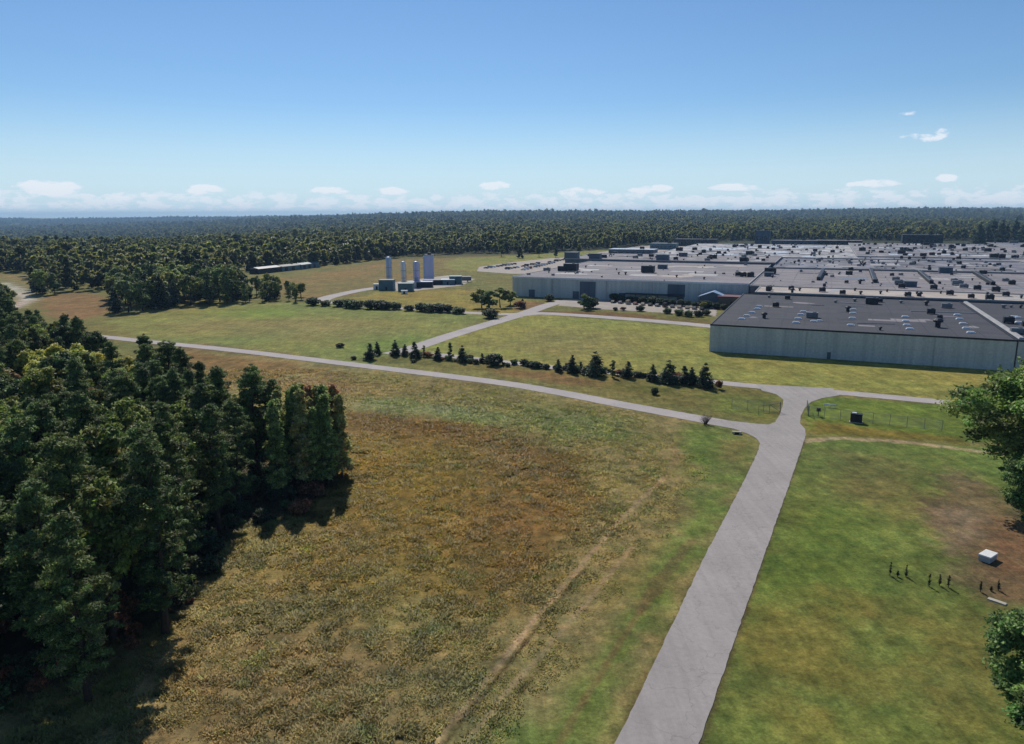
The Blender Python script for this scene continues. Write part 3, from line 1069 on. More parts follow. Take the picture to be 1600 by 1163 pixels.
G_PINE = srgb(98, 114, 64)
G_HARD = srgb(122, 134, 66)
G_DARK = srgb(86, 104, 56)
G_YEL = srgb(204, 206, 84)
G_RUST = srgb(160, 140, 100)
# near trees
for i in range(4):
    species('pine%d' % i, 'pine', 20, 3.9, 230, 34000, 0.19, G_PINE, 'needle', 60, up=0.3, aspect=0.30, flat=0.6)
for i in range(3):
    species('oak%d' % i, 'round', 16, 5.4, 200, 30000, 0.22, G_HARD if i else G_DARK, 'leaf', 26)
species('yellow0', 'round', 12, 4.2, 90, 13000, 0.26, G_YEL, 'leaf', 20)
species('rust0', 'round', 13, 4.2, 90, 12000, 0.26, G_RUST, 'leaf', 20)
for i in range(2):
    species('slim%d' % i, 'slender', 15, 2.5, 170, 13000, 0.20, srgb(172, 164, 96) if i else srgb(136, 154, 84), 'leaf_green', 22)
species('slim_rust', 'slender', 15, 2.2, 150, 9000, 0.20, srgb(176, 132, 84), 'leaf_green', 22)
for i in range(2):
    species('cedar%d' % i, 'cone', 13, 3.3, 130, 15000, 0.24, srgb(80, 98, 60), 'needle', 20, aspect=0.35)
species('great0', 'round', 24, 12.5, 620, 210000, 0.22, srgb(122, 146, 72), 'leaf_green', 46, flat=0.8)
species('great1', 'round', 16, 8.5, 420, 120000, 0.20, srgb(110, 136, 72), 'leaf_green', 40, flat=0.8)
# row of young evergreens
for i in range(3):
    species('young%d' % i, 'cone', 5, 1.5, 60, 3600, 0.17, srgb(54, 72, 50), 'needle', 10, aspect=0.4)
species('young_light', 'slender', 5, 1.2, 40, 1800, 0.17, srgb(100, 116, 76), 'leaf', 10)
species('bush0', 'shrub', 3, 2.0, 40, 2600, 0.20, srgb(80, 94, 56), 'leaf', 8)
species('bush1', 'shrub', 3, 2.0, 40, 2600, 0.20, srgb(60, 72, 50), 'leaf', 8)
species('bush_rust', 'shrub', 3, 2.0, 34, 2000, 0.20, srgb(120, 84, 58), 'leaf', 8)
# middle distance
for i in range(3):
    species('mid_oak%d' % i, 'round', 17, 6.6, 150, 6500, 0.48, [srgb(104, 120, 62), srgb(136, 144, 72), srgb(118, 132, 78)][i], 'leaf', 12)
species('mid_yel', 'round', 15, 5.5, 60, 3000, 0.60, srgb(128, 136, 66), 'leaf', 12)
for i in range(2):
    species('mid_pine%d' % i, 'pine', 19, 4.4, 60, 2800, 0.55, G_PINE, 'needle', 12, aspect=0.4)
species('mid_cedar', 'cone', 13, 3.6, 60, 2400, 0.5, srgb(54, 70, 50), 'needle', 8, aspect=0.4)
for i in range(4):
    species('far%d' % i, 'round', 17, 6.6, 70, 760, 1.15, [srgb(110, 118, 62), srgb(134, 136, 70), srgb(94, 104, 58), srgb(136, 134, 80)][i], 'leaf_far', 4, aspect=0.7, var=0.14)


def tree(key, x, y, h, label, group=None, cat='tree', name='tree', wide=1.0, shrub=False, z=0.0):
    cr, tr, h0, r0 = SPEC[key]
    s = h / h0
    root = link(name, None, loc=(x, y, z), rotz=rnd.uniform(0, 6.28))
    root.scale = (s * wide, s * wide, s)
    tag(root, label, cat, group)
    link('crown', cr, root)
    link('stem' if shrub else 'trunk', tr, root)
    return root


def scatter(poly, spacing, lim=None, seed=1):
    r = random.Random(seed)
    xs = [p[0] for p in poly]
    ys = [p[1] for p in poly]
    pts = []
    y = min(ys)
    row = 0
    while y < max(ys):
        x = min(xs) + (row % 2) * spacing / 2
        while x < max(xs):
            px, py = x + r.uniform(-.36, .36) * spacing, y + r.uniform(-.36, .36) * spacing
            if inside(np.array([px]), np.array([py]), poly)[0] and (lim is None or lim(px, py)):
                pts.append((px, py))
            x += spacing
        y += spacing * 0.87
        row += 1
    return pts


ORD = ['first', 'second', 'third', 'fourth', 'fifth', 'sixth', 'seventh', 'eighth', 'ninth', 'tenth', 'eleventh', 'twelfth', 'thirteenth',
       'fourteenth', 'fifteenth', 'sixteenth', 'seventeenth', 'eighteenth', 'nineteenth', 'twentieth', 'twenty-first', 'twenty-second']

# --- the near wood on the left: its front edge one by one, then the stand behind
EDGE = [('slim1', -29.8, 121, 15.0), ('slim0', -31.5, 118.0, 16.0), ('slim1', -33.6, 121.5, 16.5), ('slim1', -35.0, 116.5, 17), ('slim0', -37.5, 119.5, 16.5),
        ('slim_rust', -31.5, 124.5, 16.5), ('slim0', -38.5, 113.5, 16.0), ('pine0', -43.5, 109, 18), ('pine1', -43.0, 100, 19.5), ('oak1', -47.0, 94, 17),
        ('pine2', -43.5, 87, 21), ('pine3', -42.5, 80, 22.5), ('pine0', -48.5, 75, 23), ('pine1', -46.0, 66, 21), ('oak0', -54, 67, 20), ('pine2', -56, 58.5, 22), ('pine3', -67, 61, 22),
        ('slim_rust', -35.0, 121.5, 17.0), ('pine1', -38.5, 73, 23), ('pine2', -40.5, 61.5, 19.5),
        ('slim0', -33.2, 117.0, 14.0)]
for i, (k, x, y, h) in enumerate(EDGE):
    sort_ = {'s': 'slender rust tinged tree' if k == 'slim_rust' else 'slender light green tree', 'p': 'tall bluish green pine', 'o': 'dark round leafy tree'}[k[0]]
    tree(k, x, y, h, '%s, %s from right on the front edge of the left wood' % (sort_, ORD[i]), 'trees of the left wood',
         name={'s': 'slender_tree', 'p': 'pine_tree', 'o': 'broadleaf_tree'}[k[0]])


for i, (x, y, h) in enumerate([(-36.3, 118.2, 17.5), (-30.4, 123.4, 13.5), (-33.0, 123.8, 16.0), (-36.8, 123.0, 16.5), (-39.2, 116.8, 15.5), (-34.4, 119.2, 15.0), (-32.4, 120.2, 17.0), (-40.0, 120.5, 16.0)]):
    tree('slim1' if i % 2 else 'slim0', x, y, h, 'slender tree inside the tight cluster at the right tip of the left wood', 'slender trees filling the cluster at the tip of the left wood', name='slender_tree')


def in_view(px, py):
    return px > -0.80 * (py + 8) - 12


inner = [p for p in scatter(WOOD_NEAR, 6.1, in_view, 3)
         if all((p[0] - e[1]) ** 2 + (p[1] - e[2]) ** 2 > 26 for e in EDGE) and sdist(np.array([p[0]]), np.array([p[1]]), WOOD_NEAR)[0] < -2.0]
print('inner wood trees', len(inner))
for x, y in inner:
    q = rnd.random()
    back = y > 190
    # the patch of lighter, yellowing crowns near the middle of the wood
    col = sdist(np.array([x]), np.array([y]), [(-75, 118), (-100, 120), (-125, 165), (-100, 168), (-82, 150)])[0] < 0
    if abs((800 + x / (y * .978 + 6) * F) - 130) < 100 and 158 < y < 184:
        k, h = 'yellow0', rnd.uniform(12, 14)
    elif y > 105 and col and q < 0.45:
        k, h = 'rust0', rnd.uniform(11, 13)
    elif q < 0.56:
        k, h = 'pine%d' % rnd.randrange(4), rnd.uniform(16.5, 21)
    elif q < 0.70:
        k, h = 'cedar%d' % rnd.randrange(2), rnd.uniform(12, 17)
    else:
        k, h = 'oak%d' % rnd.randrange(3), rnd.uniform(13.5, 18)
    if y < 105:
        h *= 1.12
    if x > -62 and y > 128:
        h *= 0.9
    sp = {'p': ('bluish green pine', 'pine_tree'), 'c': ('dark pointed cedar', 'cedar_tree'), 'o': ('dark round leafy tree', 'broadleaf_tree'),
          'y': ('bright yellow green tree', 'broadleaf_tree'), 'r': ('pale brownish half bare tree', 'broadleaf_tree')}[k[0]]
    where = 'at the far end of the left wood' if back else ('in the middle of the left wood' if y > 130 else 'behind the front edge of the left wood')
    tree(k, x, y, h, '%s standing %s' % (sp[0], where), 'trees of the left wood, %s' % ('far end' if back else 'middle' if y > 130 else 'front'), name=sp[1])

# --- right side: two big leafy trees
tree('great0', 86.5, 107, 25.0, 'large leafy green tree at the right edge beside the bare soil', name='broadleaf_tree', wide=1.38)
tree('great1', 77.0, 97.5, 12.5, 'lower leafy tree under the large one at the right edge', name='broadleaf_tree', wide=1.15)
tree('great1', 47.6, 54.0, 12.8, 'leafy treetop in the lower right corner by the lawn', name='broadleaf_tree', wide=1.18)

tree('great1', 47.0, 49.0, 10.5, 'low leafy crown at the bottom right corner, below the other treetop', name='broadleaf_tree', wide=1.45)


# --- the row of young evergreens between the two roads
ROW = [(40, 80, 140, 'young0'), (66, 75, 122, 'young1'), (130, 70, 126, 'young2'), (165, 85, 126, 'young1'), (200, 75, 136, 'young0'), (232, 90, 128, 'young_light'),
       (283, 95, 142, 'young1'), (325, 80, 138, 'young_light'), (370, 90, 150, 'young2'), (440, 118, 152, 'young0'), (485, 115, 162, 'bush1'), (600, 150, 168, 'young2'),
       (630, 145, 172, 'bush1'), (712, 140, 186, 'young0'), (762, 125, 190, 'young1'), (792, 150, 192, 'young_light'), (843, 113, 199, 'young2'), (905, 145, 206, 'young_light'),
       (960, 148, 208, 'young0'), (1048, 160, 221, 'young1'), (1105, 145, 228, 'young2'), (1160, 165, 232, 'young0'), (1187, 170, 233, 'young1'), (1235, 155, 243, 'young2')]
EX = ORD + ['twenty-third', 'twenty-fourth']
for i, (zx, zt, zb, k) in enumerate(ROW):
    p = at(zx / 2.286 + 560, zb / 2.286 + 500)
    dep = p.y * math.cos(PITCH) + H * math.sin(PITCH)
    h = (zb - zt) / 2.286 / F * dep * 1.0
    w_ = 1.45 if i in (16, 20) else (1.2 if i % 3 else 1.4)
    tone = 'pale green' if k == 'young_light' else ('bushy dark green' if k == 'bush1' else 'dark pointed')
    extra = ' (tallest)' if i == 16 else ''
    tree(k, p.x, p.y, h, '%s young tree%s, %s from left in the row between the roads' % (tone, extra, EX[i]), 'young trees in the row between the two roads', name='young_evergreen', wide=w_)
p = at(1055 / 2.286 + 560, 268 / 2.286 + 500)
tree('bush1', p.x, p.y, 2.0, 'small dark round bush alone below the right end of the evergreen row', cat='bush', name='bush', shrub=True)
p = at(1285 / 2.286 + 560, 250 / 2.286 + 500)
tree('bush_rust', p.x, p.y, 2.9, 'small reddish brown tree at the right end of the evergreen row', name='young_tree', wide=0.6)
for px, py, h, lab in [(531, 542, 1.8, 'dark bush alone in the mown field left of the diagonal road'), (552, 561, 1.3, 'low bush by the roadside at the left end of the evergreen row'),
                       (645, 566, 1.2, 'low dark bush under the left part of the evergreen row')]:
    p = at(px, py)
    tree('bush1', p.x, p.y, h, lab, cat='bush', name='bush', shrub=True, wide=1.5)
# low scrub filling in under the row
k_ = 0
for i in range(48):
    t = i / 47
    px = 655 + t * 440
    py = 558 + t * 39 + rnd.uniform(-2, 2.5)
    p = at(px + rnd.uniform(-6, 6), py)
    tree(rnd.choice(['bush0', 'bush1', 'bush1', 'bush_rust']), p.x, p.y, rnd.uniform(0.9, 2.3), 'low scrub bush growing at the foot of the evergreen row', 'low scrub under the evergreen row',
         cat='bush', name='bush', shrub=True, wide=1.25)

# --- hedge-like row behind the mown field, and bushes round the plant (px of base, top)
HB = [(489, 476, 462, 50, 'bush1'), (508, 477, 467, 30, 'bush0'), (545, 480, 464, 60, 'bush0'), (530, 478, 466, 40, 'bush1'), (556, 481, 466, 40, 'bush0'), (578, 482, 466, 40, 'bush1'),
      (592, 482, 467, 40, 'bush1'), (604, 483, 469, 36, 'bush1'), (618, 483, 470, 36, 'bush0'), (639, 485, 475, 30, 'bush1'), (658, 486, 471, 40, 'bush1'),
      (672, 487, 472, 40, 'bush0'), (686, 487, 472, 44, 'bush1'), (700, 488, 474, 44, 'bush1'), (716, 490, 478, 36, 'bush0'), (766, 497, 481, 40, 'bush1')]
for i, (px, yb, yt, w_, k) in enumerate(HB):
    p = at(px, yb)
    h = (yb - yt) / F * (p.y * 0.978 + 9.4)
    tree(k, p.x, p.y, h, 'rounded dark bush, %s from the left in the hedge row behind the mown field' % ORD[i], 'bushes in the row behind the mown field', cat='bush', name='bush', shrub=True, wide=1.45 + .3 * math.sin(i * 2.3))
for i, (px, yb, yt, k, lab) in enumerate([
        (752, 481, 449, 'mid_oak1', 'leafy tree, leftmost of the clump before the long blue hall'),
        (765, 485, 452, 'mid_oak0', 'dark tree in the middle of the clump before the long blue hall'),
        (781, 480, 447, 'mid_yel', 'yellowish tree in the clump before the long blue hall'),
        (797, 477, 453, 'mid_oak1', 'low green tree, rightmost of the clump before the long blue hall'),
        (812, 482, 468, 'bush_rust', 'reddish brown bush right of the tree clump by the junction'),
        (816, 480, 467, 'young0', 'dark narrow evergreen beside the reddish bush'),
        (858, 471, 459, 'bush1', 'round dark bush at the left foot of the long blue hall'),
        (912, 484, 458, 'mid_oak0', 'dark leafy tree between yard and long blue hall'),
        (922, 482, 463, 'bush1', 'dark bush beside the dark tree in the yard'),
        (1000, 487, 477, 'bush1', 'dark brown bush in front of the gravel yard'),
        (961, 486, 480, 'bush1', 'low dark bush left of centre before the gravel yard'),
        (973, 486, 479, 'bush_rust', 'low rusty bush before the gravel yard'),
        (1042, 491, 481, 'bush0', 'round green bush before the right part of the yard'),
        (1060, 494, 483, 'bush0', 'green bush next to the right part of the yard'),
        (1075, 496, 485, 'bush0', 'green bush third from the dark hall corner'),
        (1090, 496, 485, 'bush1', 'dark green bush second from the dark hall corner'),
        (1103, 494, 484, 'bush1', 'dark green bush nearest the dark hall corner'),
        (1098, 484, 472, 'mid_oak1', 'small green tree at the right end of the yard')]):
    p = at(px, yb)
    h = (yb - yt) / F * (p.y * 0.978 + 9.4)
    sh = k.startswith('bush')
    tree(k, p.x, p.y, h, lab, cat='bush' if sh else 'tree', name='bush' if sh else 'tree', shrub=sh, wide=1.25 if sh else 1.5)
# dark shrubs along the foot of the long hall
for i in range(16):
    px = 962 + i * 11 + rnd.uniform(-3, 3)
    yb = 471 + (px - 962) * 0.085
    p = at(px, yb)
    tree('bush1', p.x, p.y, rnd.uniform(3.0, 5.0), 'dark shrub, %s from the left against the foot of the long blue hall' % ORD[i], 'dark shrubs along the foot of the long blue hall', cat='bush', name='shrub', shrub=True, wide=1.1)

# --- middle-distance woods: nearest ones as things, the rest one mass
MIDW = [W([(170, 489), (260, 481), (330, 476), (400, 471), (470, 473), (486, 466), (440, 449), (395, 444), (350, 441), (200, 448), (176, 466)]),
        W([(45, 452), (60, 462), (130, 452), (200, 452), (360, 440), (360, 424), (200, 422), (40, 424)])]
ind = []
for j, poly in enumerate(MIDW):
    for x, y in scatter(poly, 8.6 if j == 0 else 10.5, lambda a, b: a > -0.78 * b - 15, 20 + j):
        ind.append((x, y, j))
ind.sort(key=lambda t: t[1])
ind = ind[:118]
print('mid trees', len(ind))
for x, y, j in ind:
    q = rnd.random()
    k = 'mid_cedar' if q < 0.12 else 'mid_pine%d' % rnd.randrange(2) if q < 0.34 else 'mid_yel' if q < 0.46 else 'mid_oak%d' % rnd.randrange(3)
    px = 800 + x / (y * .978 + 9.4) * F
    h = rnd.uniform(12, 20) if px < 380 else rnd.uniform(8, 13) * (0.75 if px > 440 else 1)
    sp = {'mid_c': 'dark pointed cedar', 'mid_p': 'bluish pine', 'mid_y': 'yellowish green round tree', 'mid_o': 'dark green round tree'}[k[:5]]
    fr = 'facing the mown field' if y < 400 else 'further back'
    if j == 0:
        lab = '%s in the tree belt behind the mown field, %s' % (sp, fr)
        grp = 'tree belt behind the mown field, ' + fr
    else:
        lab = '%s in the wood beyond the small brown field at far left' % sp
        grp = 'wood beyond the small brown field'
    tree(k, x, y, h, lab, grp, name='tree')


# ------------------------------------------------------------------ the plant
FO = at(1107, 550)
TH = R(-23)
UX, UY = math.cos(TH), math.sin(TH)
plant_xy = lambda u, v: (FO.x + u * UX - v * UY, FO.y + u * UY + v * UX)


def uv(px, py, z):
    p = at(px, py, z)
    dx, dy = p.x - FO.x, p.y - FO.y
    return dx * UX + dy * UY, -dx * UY + dy * UX


# shared roof furniture
def m_skylight():
    mb = MB()
    mb.box(-1.1, 1.1, -.7, .7, 0, .28)
    mb.box(-1.0, 1.0, -.6, .6, .28, .55, taper=.22)
    return mb.mesh('skylight', M['skylight'])


def m_vent():
    mb = MB()
    mb.lathe([(.45, 0), (.45, .9), (.8, .95), (.85, 1.3), (.5, 1.6), (.1, 1.7)], 10)
    return mb.mesh('roof_vent', M['unit_dark'], False)


def m_pale_vent():
    mb = MB()
    mb.lathe([(.4, 0), (.4, .5), (.65, .55), (.65, .85), (.2, 1.0)], 10)
    return mb.mesh('roof_vent', M['unit_grey'], False)


def m_unit(mat, w=2.4, d=1.8, h=1.7):
    mb = MB()
    mb.box(-w / 2, w / 2, -d / 2, d / 2, .25, h)
    for sx in (-1, 1):
        mb.box(sx * w * .42 - .1, sx * w * .42 + .1, -d * .45, d * .45, 0, .25)
    mb.lathe([(.5, h), (.5, h + .22), (.1, h + .24)], 10, (w * .18, 0, 0))
    mb.box(-w * .46, -w * .1, -d / 2 - .06, -d / 2 - .01, .5, h - .3)
    return mb.mesh('roof_unit', mat)


def m_pent(mat, w=7, d=5, h=3.2):
    mb = MB()
    mb.box(-w / 2, w / 2, -d / 2, d / 2, 0, h)
    mb.box(-w / 2 - .2, w / 2 + .2, -d / 2 - .2, d / 2 + .2, h + .003, h + .25)
    for i in range(4):
        mb.box(-w * .4 + i * w * .21, -w * .4 + i * w * .21 + w * .13, -d / 2 - .07, -d / 2 - .01, h * .35, h * .8)
    return mb.mesh('penthouse', mat)


RF = {'skylight': m_skylight(), 'vent': m_vent(), 'pvent': m_pale_vent(), 'unit': m_unit(M['unit_dark']), 'gunit': m_unit(M['unit_grey'], 3.0, 2.0, 1.5),
      'bunit': m_unit(M['unit_dark'], 4.6, 3.2, 2.6), 'pent': m_pent(M['wall_dark']), 'gpent': m_pent(M['wall_grey'], 9, 5, 2.6)}
NAMES = {'skylight': 'skylight', 'vent': 'roof_vent', 'pvent': 'roof_vent', 'unit': 'roof_unit', 'gunit': 'roof_unit', 'bunit': 'roof_unit', 'pent': 'penthouse', 'gpent': 'penthouse'}


ROOF = {}


def hall(u0, u1, v0, v1, z, wall, roof, label, group='halls of the large plant', parapet=True, doors=0):
    """one hall: walls, roof slab with parapet, pilasters; frame origin at its near left corner"""
    x, y = plant_xy(u0, v0)
    root = link('factory_building', None, loc=(x, y, 0), rotz=TH)
    tag(root, label, 'factory building', group)
    w, d = u1 - u0, v1 - v0
    mb = MB()
    t = 0.35
    mb.box(0, w, 0, t, -.2, z - .30)
    mb.box(0, w, d - t, d, -.2, z - .30)
    mb.box(0, t, t, d - t, -.2, z - .30)
    mb.box(w - t, w, t, d - t, -.2, z - .30)
    n = int(w / 7.5)
    for i in range(n + 1):
        uu = min(i * w / max(n, 1), w - .18)
        mb.box(uu, uu + .16, -.06, -.003, 0, z - .45)
    mb.box(0.02, w - 0.02, -.09, -.005, z * 0.5, z * .5 + .10)
    mb.build('wall', wall, root)
    rb = MB().box(.05, w - .05, .05, d - .05, z - .29, z - .02)
    ROOF[root.name] = rb.build('roof', roof, root)
    if parapet:
        pb = MB()
        pb.box(-.12, w + .12, -.12, .30, z - .298, z + .22)
        pb.box(-.12, w + .12, d - .30, d + .12, z - .298, z + .22)
        pb.box(-.12, .30, .303, d - .303, z - .298, z + .22)
        pb.box(w - .30, w + .12, .303, d - .303, z - .298, z + .22)
        pb.build('parapet', M['trim_dark'] if parapet == 'dark' else M['trim'], root)
    root['h_'] = z
    return root


def put(root, kind, u, v, U0, V0, s=1.0, rot=0.0, zz=0.0):
    z = root['h_']
    return link(NAMES[kind], RF[kind], ROOF[root.name], loc=(u - U0, v - V0, z - .02 + zz), rotz=rot, scale=s)


def clutter(root, U, V, n, kinds, seed, smin=.7, smax=1.3):
    r = random.Random(seed)
    for i in range(n):
        k = r.choice(kinds)
        put(root, k, r.uniform(U[0] + 3, U[1] - 3), r.uniform(V[0] + 3, V[1] - 3), U[0], V[0], r.uniform(smin, smax), r.choice([0, 0, 1.5708]))


def strip_part(root, name, pts, w, h, mat, U0, V0):
    """low raised strip (duct, expansion ridge, walkway) on the roof along pts in plant coordinates"""
    z = root['h_'] - .02
    (a, b), (c, d) = pts
    L = math.hypot(c - a, d - b)
    mb = MB().box(0, L, -w / 2, w / 2, 0.0, h, taper=min(w * .2, h * .5))
    return mb.build(name, mat, ROOF[root.name], loc=(a - U0, b - V0, z), rotz=math.atan2(d - b, c - a))


# A: the near dark-roofed hall
A = hall(0, 86.5, 0, 104, 9.0, M['wall_blue'], M['roof_dark'], 'nearest hall, blue-grey ribbed wall and charcoal roof with rows of white skylights', parapet='dark')
for (zx, zy) in [(240, 292), (252, 268), (268, 244), (283, 227), (1280, 356), (1253, 330), (1234, 302), (1213, 275), (1200, 250), (917, 333), (900, 310), (893, 286), (890, 260),
                 (565, 309), (575, 267), (578, 238), (580, 216)]:
    u_, v_ = uv(1180 + zx / 3.81, 430 + zy / 3.81, 9)
    put(A, 'skylight', min(max(u_, 2), 84), min(max(v_, 2), 101), 0, 0, 1.05)
for (zx, zy) in [(213, 504), (238, 488), (264, 472), (290, 455), (300, 442)]:
    u_, v_ = uv(1090 + zx / 3.137, 340 + zy / 3.137, 9)
    put(A, 'skylight', min(max(u_, 2), 84), min(max(v_, 2), 101), 0, 0, 1.05)
for (zx, zy, k, s) in [(120, 195, 'unit', 1.0), (50, 262, 'vent', 1.3), (335, 260, 'gunit', 1.3), (548, 225, 'vent', 1.3), (740, 336, 'vent', .7), (1042, 240, 'unit', 1.1), (1082, 320, 'vent', 1.8),
                       (1095, 268, 'unit', .7), (1015, 190, 'vent', 1.2), (1135, 205, 'gunit', 1.2), (190, 150, 'unit', .9), (590, 165, 'pvent', 1.3), (475, 172, 'pvent', 1.2),
                       (865, 176, 'pvent', 1.2), (690, 180, 'bunit', 1.0), (740, 170, 'unit', .8), (80, 140, 'pvent', 1.2), (345, 285, 'skylight', 1.0), (380, 280, 'skylight', .8)]:
    u_, v_ = uv(1180 + zx / 3.81, 430 + zy / 3.81, 9)
    put(A, k, min(max(u_, 2), 84), min(max(v_, 2), 101), 0, 0, s)
strip_part(A, 'roof_duct', [uv(1180 + 920 / 3.81, 430 + 225 / 3.81, 9), uv(1180 + 1310 / 3.81, 430 + 240 / 3.81, 9)], .5, .3, M['trim'], 0, 0)
strip_part(A, 'roof_duct', [uv(1180 + 600 / 3.81, 430 + 295 / 3.81, 9), uv(1180 + 830 / 3.81, 430 + 302 / 3.81, 9)], .35, .2, M['unit_grey'], 0, 0)
strip_part(A, 'roof_duct', [uv(1180 + 330 / 3.81, 430 + 187 / 3.81, 9), uv(1180 + 410 / 3.81, 430 + 190 / 3.81, 9)], .4, .2, M['unit_grey'], 0, 0)
strip_part(A, 'roof_duct', [uv(1180 + 500 / 3.81, 430 + 172 / 3.81, 9), uv(1180 + 650 / 3.81, 430 + 182 / 3.81, 9)], .7, .25, M['trim'], 0, 0)
# service door, lamp and downpipes on the shaded front wall
for k_, du in enumerate((36.5,)):
    dr = MB().box(0, 1.1, -.10, -.008, 0, 2.2).build('door', M['wall_dark'], A, loc=(du, 0, 0))
    MB().box(.94, 1.02, -.16, -.103, .95, 1.15).build('handle', M['steel'], dr)
for du in (30, 66):
    MB().tube((0, -.16, 0), (0, -.16, 8.6), .09, n=6).build('downpipe', M['wall_blue'], A, loc=(du, 0, 0))
# A2: its continuation to the right, past the pale ridge
A2 = hall(87.1, 190, 1.0, 104, 8.9, M['wall_blue'], M['roof_dark'], 'dark-roofed hall right of the pale roof joint, partly behind the large tree', parapet='dark')
strip_part(A2, 'roof_joint', [(88.2, 2.6), (88.2, 101.5)], 1.8, .7, M['trim'], 87.1, 1.0)
for px, py, k, s in [(1592, 508, 'skylight', 1.3), (1590, 500, 'skylight', 1.0), (1567, 484, 'pvent', 1.5), (1588, 524, 'gunit', 1.2)]:
    u_, v_ = uv(px, py, 9)
    put(A2, k, u_, max(v_, 4), 87.1, 1.0, s)
clutter(A2, (100, 188), (6, 100), 26, ['skylight', 'vent', 'unit', 'pvent'], 5)
# B: the pale strip roof behind, higher so its wall shows dark
B = hall(5, 260, 104.6, 133.6, 10.0, M['wall_dark'], M['roof_beige'], 'long narrow hall with pale beige roof and a line of small dark vents')
for (zx, zy, s) in [(82, 92, 1.1), (262, 100, .9), (517, 122, 1.1), (590, 100, .9), (772, 95, .8), (905, 135, 1.1), (1062, 92, .8), (1155, 128, 1.2), (1320, 100, .9), (1405, 165, 1.3), (1488, 136, 1.1), (1580, 150, .9)]:
    u_, v_ = uv(1180 + zx / 3.81, 430 + zy / 3.81, 10.0)
    put(B, 'unit' if s > 1 else 'vent', u_, min(max(v_, 107), 127), 5, 104.6, s * .95)
clutter(B, (120, 258), (106, 128), 14, ['unit', 'vent'], 6)
# C: grey-lilac roofs with slanting dark monitors
C_ = hall(0, 300, 134.0, 262, 10.2, M['wall_grey'], M['roof_lilac'], 'wide hall with lilac-grey roof and four long dark roof monitors')
for a_, b_ in [((33, 250), (31, 178)), ((60, 262), (58, 172)), ((86, 252), (84, 176)), ((115, 256), (111, 178)), ((150, 256), (146, 178))]:
    mb = MB()
    L = math.hypot(b_[0] - a_[0], b_[1] - a_[1])
    mb.box(0, L, -.9, .9, 0, 1.7)
    mb.box(-.1, L + .1, -1.0, 1.0, 1.703, 1.9, taper=.3)
    mb.build('roof_monitor', M['black'], ROOF[C_.name], loc=(a_[0] - 0, a_[1] - 134.0, C_['h_'] - .02), rotz=math.atan2(b_[1] - a_[1], b_[0] - a_[0]))
for px, py, k, s in [(1195, 429, 'bunit', 1.4), (1201, 433, 'pent', .7), (1326, 431, 'bunit', .8), (1327, 420, 'unit', 1.2), (1343, 445, 'vent', 1.4), (1421, 450, 'pent', .8), (1404, 446, 'gunit', 1.4), (1399, 440, 'gunit', 1.2),
                     (1408, 452, 'unit', 1.2), (1458, 454, 'unit', 1.2), (1393, 433, 'unit', .9), (1495, 448, 'gunit', 1.6), (1505, 452, 'gunit', 1.2), (1534, 430, 'bunit', .8), (1490, 442, 'gunit', 1.0), (1580, 447, 'unit', 1.2),
                     (1555, 458, 'unit', 1.3), (1526, 455, 'unit', 1.2), (1465, 423, 'pent', 1.0), (1290, 432, 'unit', .8), (1322, 444, 'unit', .8), (1570, 442, 'gunit', 1.0)]:
    u_, v_ = uv(px, py, 10.4)
    put(C_, k, min(max(u_, 4), 296), min(max(v_, 138), 258), 0, 134.0, s)
clutter(C_, (4, 296), (137, 258), 90, ['vent', 'unit', 'pvent', 'gunit', 'pvent'], 8, .5, 1.0)
# D: the long blue-walled hall on the left
D = hall(-129, -.6, 135, 287, 11.0, M['wall_blue'], M['roof_lilac'], 'long hall on the left with blue-grey wall and pale roof edge facing the yard')
for px, py, k, s in [(892, 424, 'bunit', 1.8), (879, 424, 'bunit', 1.2), (1012, 427, 'bunit', 1.6), (1035, 421, 'pent', .8), (977, 430, 'vent', 1.0), (1172, 434, 'unit', 1.4), (1183, 434, 'unit', 1.4), (1161, 434, 'unit', 1.4), (1153, 433, 'unit', 1.3), (1192, 434, 'unit', 1.2),
                     (940, 434, 'pvent', 1.0), (924, 426, 'pvent', 1.0), (839, 423, 'gunit', 1.3)]:
    u_, v_ = uv(px, py, 11)
    put(D, k, min(max(u_, -126), -4), min(max(v_, 140), 284), -129, 135, s)
clutter(D, (-126, -4), (138, 284), 34, ['vent', 'pvent', 'gunit', 'pvent'], 9, .4, .9)
MB().box(-.3, 128.7, -.45, -.125, 10.35, 11.15).build('eaves_trim', M['skylight'], D)
for du in (10, 36, 62, 93):
    MB().box(0, 3.6, -.10, -.008, 0, 4.0).build('loading_door', M['wall_dark'], D, loc=(du, 0, 0))
MB().box(0, 9, -.13, -.008, 0.3, 9.5).build('wall_panel', M['wall_dark'], D, loc=(40, 0, 0))
MB().box(0, 9, -.13, -.008, 3.0, 9.5).build('wall_panel', M['wall_dark'], D, loc=(88, 0, 0))
for du in (24, 55, 80, 104):
    MB().tube((0, -.22, 0), (0, -.22, 10.5), .16, n=6).build('downpipe', M['trim'], D, loc=(du, 0, 0))
cb = MB()
cb.box(0, 30, -5, -.15, 4.0, 4.35)
for i in range(6):
    cb.tube((.5 + i * 5.8, -4.7, 0), (.5 + i * 5.8, -4.7, 4.0), .14, n=6)
cb.build('dock_canopy', M['unit_dark'], D, loc=(66, 0, 0))
